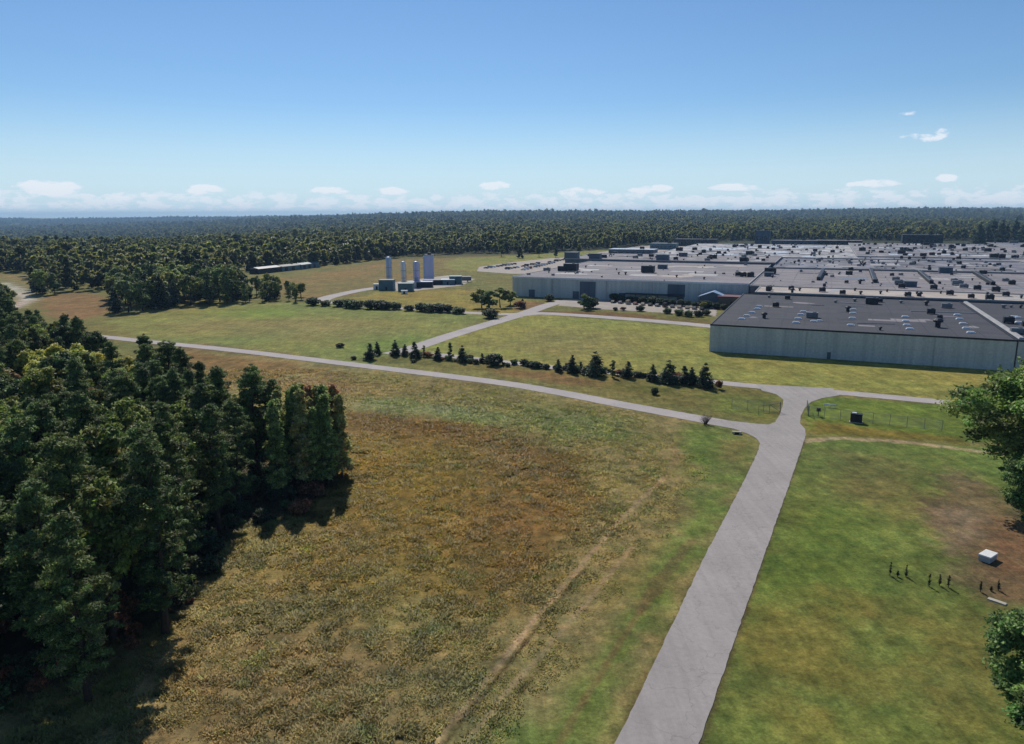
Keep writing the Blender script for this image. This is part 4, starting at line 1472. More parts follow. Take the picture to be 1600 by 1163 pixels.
# E: beyond the dark step line
E_ = hall(-150, 2, 287.6, 372, 12.4, M['wall_dark'], M['roof_lilac'], 'hall behind the long blue one, a dark step showing along its roof')
clutter(E_, (-148, 0), (290, 370), 46, ['vent', 'unit', 'pvent', 'gunit', 'bunit'], 10, .6, 1.3)
for px, py, k, s in [(857, 408, 'pent', 1.4), (893, 412, 'pent', 1.2), (1030, 409, 'pent', 1.2), (1067, 402, 'pent', .9), (1161, 411, 'bunit', 1.2)]:
    u_, v_ = uv(px, py, 12.4)
    put(E_, k, min(max(u_, -146), -3), min(max(v_, 292), 366), -150, 287.6, s)
# F: patches of white gravel roofing
Fh = hall(-105, 56, 372.6, 640, 11.6, M['wall_dark'], M['roof_gravel'], 'far hall with bright white gravel roof dotted with dark vents')
clutter(Fh, (-103, 54), (376, 636), 120, ['vent', 'unit', 'gunit', 'pvent', 'skylight', 'bunit'], 12, .6, 1.3)
# G, H, I, J: the rest of the plant to the right and far
G_ = hall(2.6, 160, 262.6, 372, 11.0, M['wall_dark'], M['roof_blue'], 'blue-grey roofed hall beyond the four dark monitors, left half')
clutter(G_, (5, 158), (266, 370), 110, ['vent', 'unit', 'pvent', 'gunit', 'skylight', 'pvent'], 13, .6, 1.2)
H_ = hall(160.6, 330, 262.6, 400, 11.8, M['wall_grey'], M['roof_mottle'], 'mottled grey roofed hall at far right beyond the dark monitors')
clutter(H_, (163, 327), (266, 397), 120, ['vent', 'unit', 'pvent', 'gunit', 'skylight', 'bunit'], 14, .6, 1.2)
I_ = hall(56.6, 200, 400.6, 700, 12.0, M['wall_dark'], M['roof_mottle'], 'deep hall with mottled grey roof right of the white gravel roof')
clutter(I_, (59, 198), (404, 696), 190, ['vent', 'unit', 'pvent', 'gunit', 'bunit', 'skylight', 'skylight'], 15, .6, 1.3)
G2 = hall(56.6, 160, 372.6, 400, 11.4, M['wall_dark'], M['roof_blue'], 'narrow cross hall between the blue-grey roof and the mottled roof')
clutter(G2, (59, 158), (375, 398), 14, ['unit', 'pvent'], 16)
J_ = hall(200.6, 420, 400.6, 740, 12.6, M['wall_dark'], M['roof_blue'], 'farthest right hall with blue-grey roof before the dark trees')
clutter(J_, (203, 417), (404, 736), 200, ['vent', 'unit', 'pvent', 'gunit', 'bunit', 'skylight', 'pvent', 'gpent'], 17, .6, 1.2)
K_ = hall(330.6, 460, 200, 400, 11.0, M['wall_grey'], M['roof_lilac'], 'hall at the far right margin with lilac-grey roof')
clutter(K_, (333, 457), (203, 397), 60, ['vent', 'unit', 'pvent', 'gunit'], 18)
RPM = {}


def patches(root, w, d, n, seed, mats, smin=3, smax=18):
    r = random.Random(seed)
    for i in range(n):
        a, b = r.uniform(smin, smax), r.uniform(smin * .5, smax * .6)
        key = (r.choice(mats), i % 6)
        if key not in RPM:
            q = random.Random(i * 7 + len(RPM))
            e = [(math.cos(t * .628) * (1 + q.uniform(-.35, .25)), math.sin(t * .628) * (1 + q.uniform(-.35, .25))) for t in range(10)] if i % 2 else [(-1, -1), (1, -1), (1, 1), (-1, 1)]
            m_ = len(e)
            RPM[key] = MB().add([(x, y, 0) for x, y in e] + [(x, y, .02) for x, y in e],
                                [list(range(m_, 2 * m_))] + [[k, (k + 1) % m_, m_ + (k + 1) % m_, m_ + k] for k in range(m_)]).mesh('roof_patch', M[key[0]])
        link('roof_patch', RPM[key], ROOF[root.name], loc=(r.uniform(a + 1, w - a - 1) if w > 2 * a + 2 else w / 2, r.uniform(b + 1, d - b - 1), root['h_'] - .018 + .0035 * (i % 5 + 1) + .0001 * i), scale=(a / 2, b / 2, 1))


def seams(root, w, d, step, mat, ww=.18):
    mb = MB()
    for i in range(1, int(w / step)):
        mb.box(i * step, i * step + ww, .6, d - .6, 0, .05)
    mb.build('roof_seam', M[mat], ROOF[root.name], loc=(0, 0, root['h_'] - .02))


patches(A, 86.5, 104, 26, 31, ['roof_lilac', 'unit_dark', 'roof_blue', 'roof_dark'], 2, 11)
seams(A, 86.5, 104, 7.2, 'unit_dark', .16)
patches(A2, 103, 103, 20, 32, ['roof_lilac', 'unit_dark', 'roof_blue'], 2, 11)
patches(B, 255, 29, 30, 33, ['roof_gravel', 'roof_lilac', 'trim'], 2, 12)
patches(C_, 300, 128, 80, 34, ['roof_gravel', 'roof_blue', 'trim', 'unit_grey', 'roof_dark'], 3, 22)
seams(C_, 300, 128, 9.3, 'roof_blue', .3)
patches(D, 128, 152, 40, 35, ['roof_mottle', 'roof_blue', 'trim', 'roof_beige'], 4, 26)
patches(E_, 152, 84, 30, 36, ['roof_mottle', 'roof_blue', 'trim', 'roof_dark'], 4, 26)
patches(Fh, 161, 267, 90, 37, ['trim_dark', 'roof_blue', 'roof_dark', 'skylight', 'skylight', 'roof_mottle'], 5, 30)
patches(G_, 157, 109, 60, 38, ['roof_gravel', 'roof_dark', 'trim', 'roof_lilac'], 4, 26)
patches(H_, 169, 137, 70, 39, ['roof_gravel', 'roof_dark', 'trim', 'roof_blue'], 4, 26)
patches(I_, 143, 299, 90, 40, ['roof_gravel', 'roof_dark', 'skylight', 'roof_blue'], 5, 34)
patches(J_, 219, 339, 95, 41, ['roof_gravel', 'roof_dark', 'trim', 'roof_mottle'], 5, 34)

# separate low blocks at the back left of the plant
for px, py, w, d, h, wm, rm, lab in [
        (985, 402, 50, 22, 8, 'wall_dark', 'skylight', 'low white-roofed block with blue wall behind the left hall'),
        (1035, 391, 34, 20, 8, 'teal', 'unit_grey', 'small greenish block behind the white-roofed one'),
        (1085, 386, 60, 24, 10, 'unit_dark', 'unit_dark', 'long black-walled block at the back of the plant'),
        (1190, 386, 20, 14, 22, 'wall_dark', 'unit_dark', 'tall slate blue tower block at the back of the plant'),
        (1240, 388, 60, 24, 9, 'wall_dark', 'roof_blue', 'bluish block right of the pale blue tower'),
        (1310, 387, 60, 24, 8, 'trim_dark', 'roof_mottle', 'dark block fronting the far trees, right of centre'),
        (1440, 388, 50, 24, 16, 'trim_dark', 'unit_dark', 'dark tall block among the far right trees'),
        (945, 408, 40, 18, 6, 'wall_dark', 'roof_blue', 'low slate-blue shed behind the left end of the halls'),
        (915, 410, 26, 12, 4, 'trim_dark', 'unit_dark', 'low black shed left of the slate-blue one')]:
    p = at(px, py)
    root = link('factory_block', None, loc=(p.x, p.y, 0), rotz=TH)
    tag(root, lab, 'factory building', 'outlying blocks of the plant')
    MB().box(-w / 2, w / 2, 0, d, -.2, h - .3).build('wall', M[wm], root)
    MB().box(-w / 2 - .3, w / 2 + .3, -.3, d + .3, h - .297, h).build('roof', M[rm], root)
    mb = MB()
    for i in range(int(w / 6)):
        mb.box(-w / 2 + 1.5 + i * 6, -w / 2 + 4.5 + i * 6, -.06, -.005, h * .35, h * .6)
    mb.build('window_band', M['glass'], root)
    link('roof_unit', RF['bunit'], root, loc=(w * .2, d * .5, h + .003))

# gabled canopy at the foot of the blue hall
p = at(1112, 481)
root = link('gabled_shelter', None, loc=(p.x, p.y, 0), rotz=TH)
tag(root, 'small pale gabled shelter against the long blue hall', 'shelter')
mb = MB().add([(-7, 0, 5), (0, 0, 7.6), (7, 0, 5), (-7, 9, 5), (0, 9, 7.6), (7, 9, 5), (-7, 0, 4.7), (0, 0, 7.3), (7, 0, 4.7), (-7, 9, 4.7), (0, 9, 7.3), (7, 9, 4.7)],
              [(0, 1, 4, 3), (1, 2, 5, 4), (6, 9, 10, 7), (7, 10, 11, 8), (0, 6, 7, 1), (1, 7, 8, 2), (3, 4, 10, 9), (4, 5, 11, 10), (0, 3, 9, 6), (2, 8, 11, 5)])
mb.build('roof', M['silo_blue'], root)
mb = MB().add([(-6.4, .3, 0), (6.4, .3, 0), (6.4, .3, 4.9), (0, .3, 7.2), (-6.4, .3, 4.9), (-6.4, 8.7, 0), (6.4, 8.7, 0), (6.4, 8.7, 4.9), (0, 8.7, 7.2), (-6.4, 8.7, 4.9)],
              [(0, 1, 2, 3, 4), (9, 8, 7, 6, 5), (0, 4, 9, 5), (1, 6, 7, 2)])
mb.build('wall', M['wall_dark'], root)
p = at(1150, 484)
root = link('brown_annex', None, loc=(p.x, p.y, 0), rotz=TH)
tag(root, 'brownish low annex at the right foot of the long blue hall', 'annex')
MB().box(-9, 9, 0, 10, -.2, 5.4).build('wall', paint('annex_brown', srgb(110, 96, 84), srgb(92, 80, 72), .3), root)
MB().box(-9.3, 9.3, -.3, 10.3, 5.403, 5.8).build('roof', paint('annex_roof', srgb(120, 78, 84), srgb(104, 70, 78), .3), root)
MB().box(-3, 1, -.08, -.005, 0, 3.4).build('door', M['trim_dark'], root)

# ------------------------------------------------------------------ tank yard
TX, TY = at(640, 446)[:2]


def silo(px, yb, yt, wpx, mat, label, name='storage_tower', plinth=2.4):
    p = at(px, yb)
    dep = p.y * .978 + 9.4
    h = (yb - yt) / F * dep
    r = wpx / F * dep / 2
    root = link(name, None, loc=p)
    tag(root, label, 'storage tank', 'tall tanks of the tank yard')
    MB().lathe([(r, plinth), (r, h - r * .55), (r * .93, h - r * .28), (r * .68, h - r * .1), (r * .2, h)], 20).build('tank', M[mat], root, True)
    mb = MB()
    for k in range(4):
        a = k * math.pi / 2 + .6
        mb.tube((r * .8 * math.cos(a), r * .8 * math.sin(a), -.1), (r * .8 * math.cos(a), r * .8 * math.sin(a), plinth + .6), .22, n=6)
    mb.build('legs', M['unit_grey'], root)
    MB().lathe([(r * 1.5, 0), (r * 1.5, .35), (r * 1.45, .4)], 16).build('footing', M['concrete'], root)
    mb = MB()
    for s in (-.28, .28):
        mb.tube((s, -r - .35, 1.0), (s, -r - .35, h - .6), .05, n=4)
    for i in range(int(h / .9)):
        mb.box(-.28, .28, -r - .38, -r - .32, 1.4 + i * .88, 1.46 + i * .88)
    mb.build('ladder', M['steel'], root)
    for zz in (.33, .62):
        MB().lathe([(r + .05, h * zz), (r + .05, h * zz + .25)], 20).build('band', M['unit_grey'], root, True)
    MB().tube((r + .25, 0, .5), (r + .25, 0, h * .9), .12, n=6).build('pipe', M['steel'], root)
    mb = MB()
    for k in range(10):
        a = k * .628
        mb.tube((r * .8 * math.cos(a), r * .8 * math.sin(a), h - r * .35), (r * .8 * math.cos(a), r * .8 * math.sin(a), h + .6), .05, n=4)
        b_ = a + .628
        mb.tube((r * .8 * math.cos(a), r * .8 * math.sin(a), h + .6), (r * .8 * math.cos(b_), r * .8 * math.sin(b_), h + .6), .05, n=4)
    mb.build('railing', M['steel'], root)
    return root


silo(608, 446, 401, 8.5, 'silo_blue', 'pale blue cylindrical tank, leftmost of the tall ones')
silo(630.5, 447, 408, 7.5, 'white', 'white cylindrical tank, second from the left and slimmest')
silo(650.5, 447, 408, 9.5, 'silo_lilac', 'white lilac-tinged cylindrical tank, third from the left')
p = at(671, 438)
dep = p.y * .978 + 9.4
root = link('column_tower', None, loc=p)
tag(root, 'broad square blue-white tower with frame, rightmost and tallest in the tank yard', 'tower', 'tall tanks of the tank yard')
hh, ww = 41 / F * dep, 12.5 / F * dep
MB().box(-ww / 2, ww / 2, 0, ww * .8, 0, hh - .6).build('casing', M['silo_lilac'], root)
mb = MB()
for i in range(9):
    mb.box(-ww / 2 - .12, ww / 2 + .12, -.12, ww * .8 + .12, hh * (i + .5) / 9.4, hh * (i + .5) / 9.4 + .18)
mb.build('frame', M['silo_blue'], root)
MB().box(-ww / 2 - .5, ww / 2 + .5, -.5, ww * .8 + .5, hh - .597, hh - .3).box(-ww * .2, ww * .2, .5, ww * .5, hh - .297, hh + .8).build('top_platform', M['unit_dark'], root)
MB().box(-ww / 2 - 1.5, -ww / 2 - .2, .5, 2.2, 0, hh * .92).build('stair_shaft', M['silo_blue'], root)
for px, py, w, d, h, wm, rm, lab in [
        (603, 453, 9, 8, 6.0, 'teal', 'unit_dark', 'teal equipment house at the left foot of the tanks'),
        (633, 455, 9, 6, 4.6, 'teal', 'teal', 'teal equipment house in front of the white tank'),
        (643, 450, 5, 5, 3.6, 'wall_blue', 'trim', 'small blue-grey cabinet house between the tanks'),
        (660, 449, 12, 7, 3.4, 'unit_dark', 'silo_lilac', 'lilac-roofed machine house right of the tanks'),
        (676, 445, 13, 8, 3.0, 'unit_dark', 'wall_dark', 'dark machine house under the tower'),
        (699, 445, 9, 7, 3.2, 'teal', 'skylight', 'white-roofed low house at the right of the tank yard'),
        (711, 444, 8, 8, 5.0, 'teal', 'teal', 'teal block, rightmost house of the tank yard'),
        (588, 452, 4, 3, 3.2, 'white', 'white', 'small white kiosk left of the tanks'),
        (631, 459, 3.4, 2, 1.8, 'white', 'white', 'small white box in front of the tank yard')]:
    p = at(px, py)
    root = link('equipment_house', None, loc=p)
    tag(root, lab, 'equipment house', 'low houses of the tank yard')
    MB().box(-w / 2, w / 2, 0, d, -.1, h).build('wall', M[wm], root)
    MB().box(-w / 2 - .25, w / 2 + .25, -.25, d + .25, h + .003, h + .3, taper=.1).build('roof', M[rm], root)
    MB().box(-.5, .6, -.06, -.005, 0, min(2.1, h * .8)).build('door', M['trim_dark'], root)
p = at(722, 441)
root = link('horizontal_tank', None, loc=p)
tag(root, 'grey horizontal tank on saddles at the right end of the tank yard', 'storage tank')
MB().tube((-6, 3, 2.4), (6, 3, 2.4), 1.6, n=16).build('tank', M['unit_grey'], root)
MB().box(-4, -3.2, 1.8, 4.2, 0, 1.6).box(3.2, 4, 1.8, 4.2, 0, 1.6).build('saddle', M['concrete'], root)

# long low sheds at the far forest edge on the left
for px0, py0, px1, py1, wm, rm, lab in [
        (345, 431, 377, 427, 'trim_dark', 'trim', 'low white-roofed shed among the far left trees'),
        (404, 427, 440, 423, 'trim_dark', 'trim', 'dark shed with pale roof strip at the far field edge'),
        (441, 423, 470, 420, 'teal', 'unit_dark', 'dark teal shed in the line at the far field edge'),
        (471, 420, 500, 416, 'teal', 'teal', 'teal roofed shed, rightmost at the far field edge')]:
    a, b = at(px0, py0), at(px1, py1)
    L = (b - a).length
    root = link('long_shed', None, loc=a, rotz=math.atan2(b.y - a.y, b.x - a.x))
    tag(root, lab, 'shed', 'sheds at the far field edge')
    MB().box(0, L * .96, 0, 9, -.1, 4.0).build('wall', M[wm], root)
    MB().add([(-.3, -.4, 4.003), (L * .96 + .3, -.4, 4.003), (L * .96 + .3, 4.5, 5.2), (-.3, 4.5, 5.2), (-.3, 9.4, 4.003), (L * .96 + .3, 9.4, 4.003)],
             [(0, 1, 2, 3), (3, 2, 5, 4), (0, 3, 4), (1, 5, 2), (0, 4, 5, 1)]).build('roof', M[rm], root)
    mb = MB()
    for i in range(int(L / 9)):
        mb.box(3 + i * 9, 7 + i * 9, -.07, -.005, 0.1, 3.2)
    mb.build('door', M['black'], root)


# ------------------------------------------------------------------ vehicles
def car_meshes(kind):
    if kind == 'van':
        prof = [(-2.4, .35), (2.3, .35), (2.4, .9), (2.0, 1.2), (1.5, 2.05), (-2.4, 2.1)]
        gl = [(1.05, 1.25), (1.95, 1.25), (1.48, 1.95), (1.05, 1.95)]
        w = .95
    else:
        prof = [(-2.15, .32), (2.15, .32), (2.2, .72), (1.1, .92), (.5, 1.42), (-1.0, 1.45), (-1.7, .98), (-2.2, .9)]
        gl = [(-1.45, .98), (1.0, .96), (.45, 1.36), (-.95, 1.38)]
        w = .88
    v = []
    n = len(prof)
    for s in (-1, 1):
        for a, b in prof:
            v.append((a, s * w * (1 if b < 1.0 else .86), b))
    f = [[i for i in range(n)], [n + i for i in range(n - 1, -1, -1)]] + [[i, (i + 1) % n, n + (i + 1) % n, n + i][::-1] for i in range(n)]
    body = (v, f)
    g = []
    for s in (-1, 1):
        for a, b in gl:
            g.append((a, s * (w * (.9 if kind == 'van' else .93) + .02), b))
    m_ = len(gl)
    gf = [[i for i in range(m_)], [m_ + i for i in range(m_ - 1, -1, -1)]]
    wb = MB()
    wb.tube((0, -.11, 0), (0, .11, 0), .32, n=12)
    return body, (g, gf), wb


CARM = {}
COLS = {'white': srgb(214, 216, 218), 'silver': srgb(160, 164, 168), 'black': srgb(24, 25, 28), 'dark blue': srgb(34, 46, 78), 'red': srgb(120, 32, 28), 'grey': srgb(88, 92, 96), 'beige': srgb(160, 148, 126)}
for cn, cc in COLS.items():
    M['car_' + cn] = paint('car_' + cn.replace(' ', '_'), cc, tuple(q * .85 for q in cc), 1, .3, spec=.6)
for kind in ('car', 'van'):
    body, gl, wb = car_meshes(kind)
    for cn in COLS:
        CARM[kind, cn] = MB().add(*body).mesh('body', M['car_' + cn])
    CARM[kind, 'gl'] = MB().add(*gl).mesh('window', M['glass'])
CARM['wheel'] = wb.mesh('wheel', M['rubber'])


def car(x, y, rz, kind, cn, label, group):
    r = link('parked_' + kind, None, loc=(x, y, .02), rotz=rz)
    tag(r, label, kind, group)
    link('body', CARM[kind, cn], r)
    link('window', CARM[kind, 'gl'], r)
    for a in (-1.35, 1.35):
        for b in (-.8, .8):
            link('wheel', CARM['wheel'], r, loc=(a, b, .32))


rr = random.Random(5)
cl_ = list(COLS)
for row, (pa, pb, n) in enumerate([((756, 420), (806, 413), 9), ((790, 421.5), (842, 413), 11), ((815, 423), (866, 411), 12), ((856, 411), (890, 405.5), 7)]):
    a, b = at(*pa), at(*pb)
    d = (b - a)
    for i in range(n):
        if rr.random() < .12:
            continue
        q = a + d * (i + .5) / n
        cn = rr.choice(cl_ + ['white', 'silver'])
        k = 'van' if rr.random() < .25 else 'car'
        car(q.x, q.y, math.atan2(d.y, d.x) + math.pi / 2 + rr.uniform(-.05, .05), k, cn,
            '%s %s, %s from left in the %s row of the far car park' % (cn, k, ORD[i], ORD[row]), 'cars in the car park left of the plant')
for i in range(13):
    px = 958 + i * 11.5
    py = 474 + i * 0.95
    q = at(px, py)
    cn = rr.choice(cl_)
    k = 'van' if i in (2, 7) else 'car'
    car(q.x, q.y, TH + math.pi / 2 + rr.uniform(-.1, .1), k, cn, '%s %s in the gravel yard before the blue hall, %s from the left' % (cn, k, ORD[i]), 'vehicles in the gravel yard')


# ------------------------------------------------------------------ gate, fences, small things near the junction
def fence(a, b, h, label, n_gap=3.0):
    a = Vector(a)
    b = Vector(b)
    L = (b - a).length
    root = link('chain_link_fence', None, loc=(a.x, a.y, 0), rotz=math.atan2(b.y - a.y, b.x - a.x))
    tag(root, label, 'fence', 'chain-link fences at the gate')
    n = max(1, int(L / n_gap))
    pm = MB().tube((0, 0, -.3), (0, 0, h + .1), .05, n=6).mesh('post', M['steel'])
    for i in range(n + 1):
        link('post', pm, root, loc=(i * L / n, 0, 0))
    rl = MB()
    for z in (.12, h):
        rl.tube((0, 0, z), (L, 0, z), .03, n=4)
    rl.build('rail', M['steel'], root)
    wm = MB()
    s = .45
    k = int(L / s)
    for i in range(-int(h / s), k):
        for sg in (0, 1):
            x0, x1 = i * s, i * s + h
            z0, z1 = .1, h
            if x0 < 0:
                z0 = .1 - x0 * (h - .1) / h
                x0 = 0
            if x1 > L:
                z1 = h - (x1 - L) * (h - .1) / h
                x1 = L
            if x1 <= x0:
                continue
            if sg:
                wm.tube((L - x0, 0, z0), (L - x1, 0, z1), .008, n=3, cap=False)
            else:
                wm.tube((x0, 0, z0), (x1, 0, z1), .008, n=3, cap=False)
    wm.build('wire_mesh', M['steel'], root)
    return root


gl_, gr_ = at(1217, 646), at(1262, 652)
fence(at(1142, 640), gl_, 2.3, 'thin chain-link fence left of the gate road')
fence(gr_, at(1470, 676), 2.3, 'thin chain-link fence right of the gate road, running behind the dark cabinet')


def gate_leaf(p, rz, label):
    root = link('gate_leaf', None, loc=(p.x, p.y, 0), rotz=rz)
    tag(root, label, 'gate', 'open gate leaves')
    fr = MB()
    for a, b in (((0, 0, .15), (6.5, 0, .15)), ((0, 0, 2.2), (6.5, 0, 2.2)), ((0, 0, .15), (0, 0, 2.2)), ((6.5, 0, .15), (6.5, 0, 2.2)), ((3.2, 0, .15), (3.2, 0, 2.2)), ((0, 0, .15), (3.2, 0, 2.2))):
        fr.tube(a, b, .045, n=6)
    fr.build('frame', M['green_steel'], root)
    wm = MB()
    for i in range(1, 16):
        wm.tube((i * .41, 0, .17), (i * .41, 0, 2.18), .012, n=3, cap=False)
    wm.build('infill', M['green_steel'], root)
    MB().tube((0, .12, -.2), (0, .12, 2.5), .09, n=8).build('gate_post', M['steel'], root)


gate_leaf(gl_, R(205), 'green-framed gate leaf swung open on the left of the gate road')
gate_leaf(gr_, R(72), 'grey-green gate leaf swung open on the right of the gate road')

# dark cabinet with pale cap right of the gate
p = at(1336, 662)
root = link('utility_cabinet', None, loc=p, rotz=R(-28), scale=.9)
tag(root, 'large dark utility cabinet with a pale cap on the grass right of the gate', 'utility cabinet')
MB().box(-1.3, 1.3, -.7, .7, .15, 2.1).build('body', M['black'], root)
MB().box(-1.36, 1.36, -.76, .76, 2.103, 2.2).build('roof', M['black'], root)
MB().box(-1.0, .0, -.4, .4, 2.203, 2.42).build('cap', M['skylight'], root)
MB().box(-1.22, -.04, -.75, -.705, .3, 1.95).box(.04, 1.22, -.75, -.705, .3, 1.95).build('door', M['trim_dark'], root)
MB().box(-1.5, 1.5, -.9, .9, -.1, .147).build('plinth', M['concrete'], root)
p = at(1277, 652)
root = link('card_reader', None, loc=p)
tag(root, 'small dark pedestal box at the right side of the gate', 'pedestal')
MB().tube((0, 0, -.1), (0, 0, 1.1), .09, n=8).build('post', M['black'], root)
MB().box(-.4, .4, -.3, .3, 1.103, 1.9, taper=.04).build('head', M['black'], root)
for px, py, lab, rz in [(1290, 638, 'low white board on the grass, left of the pair right of the gate', .1), (1300, 639, 'low white board on the grass, right of the pair right of the gate', -.05)]:
    p = at(px, py)
    root = link('low_sign', None, loc=p, rotz=rz)
    tag(root, lab, 'sign', 'low white boards by the gate')
    MB().box(-.7, .7, -.04, .04, .35, .8).build('panel', M['white'], root)
    for s in (-.5, .5):
        MB().tube((s, .08, -.1), (s, .08, .7), .04, n=6).build('post', M['steel'], root)
# culvert headwall (dark opening) beside the bend of the road
p = at(1150, 680)
root = link('culvert', None, loc=p, rotz=R(-12), scale=.72)
tag(root, 'small concrete culvert with dark opening in the grass at the road bend', 'culvert')
MB().box(-1.1, -.65, -.1, .25, -.1, .75).box(.65, 1.1, -.1, .25, -.1, .75).box(-.647, .647, -.1, .25, .55, .75).box(-1.3, 1.3, .253, 1.0, -.1, .68).build('headwall', M['concrete'], root)
MB().box(-.64, .64, .16, .245, -.05, .547).build('opening', M['black'], root)
# bare purplish shrub at the road side
p = at(1101, 664)
root = link('bare_shrub', None, loc=p)
tag(root, 'leafless purplish brown shrub at the near edge of the long road', 'shrub')
mb = MB()
r_ = random.Random(4)
tw = []
for i in range(26):
    a = r_.uniform(0, 6.28)
    s = r_.uniform(.2, 1.1)
    t = Vector((math.cos(a) * s * 1.5, math.sin(a) * s, r_.uniform(1.0, 2.4)))
    b0 = Vector((math.cos(a) * .2, math.sin(a) * .2, -.1))
    mb.tube(b0, t, .05, .018, 4, cap=False)
    tw.append((b0, t))
mb.build('stem', M['bark'], root)
mb = MB()
for b0, t in tw:
    for j in range(8):
        q = b0.lerp(t, r_.uniform(.4, 1))
        e = q + Vector((r_.uniform(-.6, .6), r_.uniform(-.6, .6), r_.uniform(0, .6)))
        mb.tube(q, e, .022, .008, 3, cap=False)
mb.build('twigs', paint('twig_purple', srgb(98, 78, 88), srgb(76, 60, 70), 2), root)

# white cabinet on the bare soil
p = at(1540.5, 877)
root = link('meter_cabinet', None, loc=p, rotz=R(36))
tag(root, 'white-topped ground cabinet standing on bare soil near the big right tree', 'utility cabinet')
MB().box(-1.1, 1.1, -.68, .68, -.1, .72).build('body', M['box_side'], root)
MB().box(-1.2, 1.2, -.78, .78, .723, .88, taper=.05).build('lid', M['box_white'], root)
MB().box(-.8, .8, -.72, -.685, .1, .62).build('door', M['trim'], root)
p = at(1555, 943)
root = tag(MB().box(-1.0, 1.0, -.35, .35, -.1, .12, taper=.06).build('concrete_slab', M['concrete'], loc=p, rotz=R(-50)), 'pale flat slab lying in the grass in front of the stakes', 'slab')

# nine thin saplings in three clusters of three
TRIO = [[(1388, 901, 1.55), (1400, 903, .75), (1413, 903, 1.45)], [(1449, 918, 1.5), (1465, 917, 1.35), (1479, 920, 1.45)], [(1529, 927, 1.2), (1546, 926, .5), (1557, 925, 1.15)]]
nm = ['leftmost cluster, on the lawn', 'middle cluster, on the lawn', 'rightmost cluster, at the soil edge']
for ci, tr in enumerate(TRIO):
    for k, (px, py, h) in enumerate(tr):
        h *= 1.2
        p = at(px, py)
        root = link('sapling', None, loc=p, rotz=rnd.uniform(0, 6))
        tag(root, 'thin dark young sapling, %s from the left in the %s' % (ORD[k], nm[ci]), 'sapling', 'nine saplings planted in threes on the right lawn')
        mb = MB()
        mb.tube((0, 0, -.1), (.03, .02, h * .92), .05, .02, 6)
        mb.build('stem', M['bark'], root)
        cc = np.stack([rng.normal(0, .03, 18), rng.normal(0, .03, 18), rng.uniform(.10, 1.0, 18) * h], 1)
        rad = .05 + .15 * (1 - cc[:, 2] / h) ** .8
        v, f, c = leaves(cc, rad, 420, .055, srgb(40, 48, 28))
        link('leaves', mesh_np('leaves', v, f, M['needle'], False, c), root)


# ------------------------------------------------------------------ undergrowth and the far woods (stuff)
def gn_scatter(name, pts, scales, protos, label, cat):
    """one object whose points carry copies of the given crown objects"""
    me = bpy.data.meshes.new(name)
    me.vertices.add(len(pts))
    me.vertices.foreach_set('co', np.asarray(pts, dtype=np.float32).ravel())
    for an, ar in (('size', scales), ('turn', rng.random(len(pts)) * 6.28)):
        a = me.attributes.new(an, 'FLOAT', 'POINT')
        a.data.foreach_set('value', np.asarray(ar, dtype=np.float32))
    a = me.attributes.new('pick', 'INT', 'POINT')
    wt = np.array([0.25, 0.3] + [1.0] * 4) if len(protos) == 6 else np.ones(len(protos))
    a.data.foreach_set('value', rng.choice(len(protos), len(pts), p=wt / wt.sum()).astype(np.int32))
    o = link(name, me)
    ng = bpy.data.node_groups.new(name + '_nodes', 'GeometryNodeTree')
    ng.interface.new_socket('Geometry', in_out='INPUT', socket_type='NodeSocketGeometry')
    ng.interface.new_socket('Geometry', in_out='OUTPUT', socket_type='NodeSocketGeometry')
    N = ng.nodes.new
    L = ng.links.new
    gi = N('NodeGroupInput')
    go = N('NodeGroupOutput')
    join = N('GeometryNodeJoinGeometry')

    def named(nm_, ty):
        n = N('GeometryNodeInputNamedAttribute')
        n.data_type = ty
        n.inputs['Name'].default_value = nm_
        return n.outputs['Attribute']
    for i, pr in enumerate(protos):
        oi = N('GeometryNodeObjectInfo')
        oi.inputs['Object'].default_value = pr
        oi.transform_space = 'ORIGINAL'
        oi.inputs['As Instance'].default_value = True
        ip = N('GeometryNodeInstanceOnPoints')
        cmp_ = N('FunctionNodeCompare')
        cmp_.data_type = 'INT'
        cmp_.operation = 'EQUAL'
        L(named('pick', 'INT'), cmp_.inputs[2])
        cmp_.inputs[3].default_value = i
        cx = N('ShaderNodeCombineXYZ')
        L(named('turn', 'FLOAT'), cx.inputs[2])
        L(gi.outputs[0], ip.inputs['Points'])
        L(cmp_.outputs[0], ip.inputs['Selection'])
        L(oi.outputs['Geometry'], ip.inputs['Instance'])
        L(cx.outputs[0], ip.inputs['Rotation'])
        L(named('size', 'FLOAT'), ip.inputs['Scale'])
        L(ip.outputs[0], join.inputs[0])
    L(join.outputs[0], go.inputs[0])
    md = o.modifiers.new('scatter', 'NODES')
    md.node_group = ng
    tag(o, label, cat, kind='stuff')
    return o


# a few real far trees whose crowns the far wood repeats
far_protos = []
species('far_pine', 'pine', 19, 4.2, 60, 800, 0.95, srgb(90, 102, 60), 'leaf_far', 4, aspect=0.6, var=0.14)
species('far_cone', 'cone', 15, 4.0, 40, 600, 1.0, srgb(72, 86, 52), 'leaf_far', 4, aspect=0.6, var=0.14)
for i, (px, py, key, lab) in enumerate([(868, 403, 'far_pine', 'lone narrow pine behind the car park, right of the dark one'), (812, 404, 'far_cone', 'small pointed tree behind the car park, left of the dark one'), (905, 399, 'far1', 'lone tree at the far field edge left of the plant'), (842, 402, 'far2', 'lone dark tree behind the car park'),
                                        (783, 401, 'far0', 'round tree at the wood edge behind the car park, left of the lone dark one'), (956, 394, 'far3', 'brownish tree behind the left halls')]):
    p = at(px, py)
    t = tree(key, p.x, p.y, 13, lab, name='tree')
    far_protos.append([c for c in t.children if c.name.startswith('crown')][0])

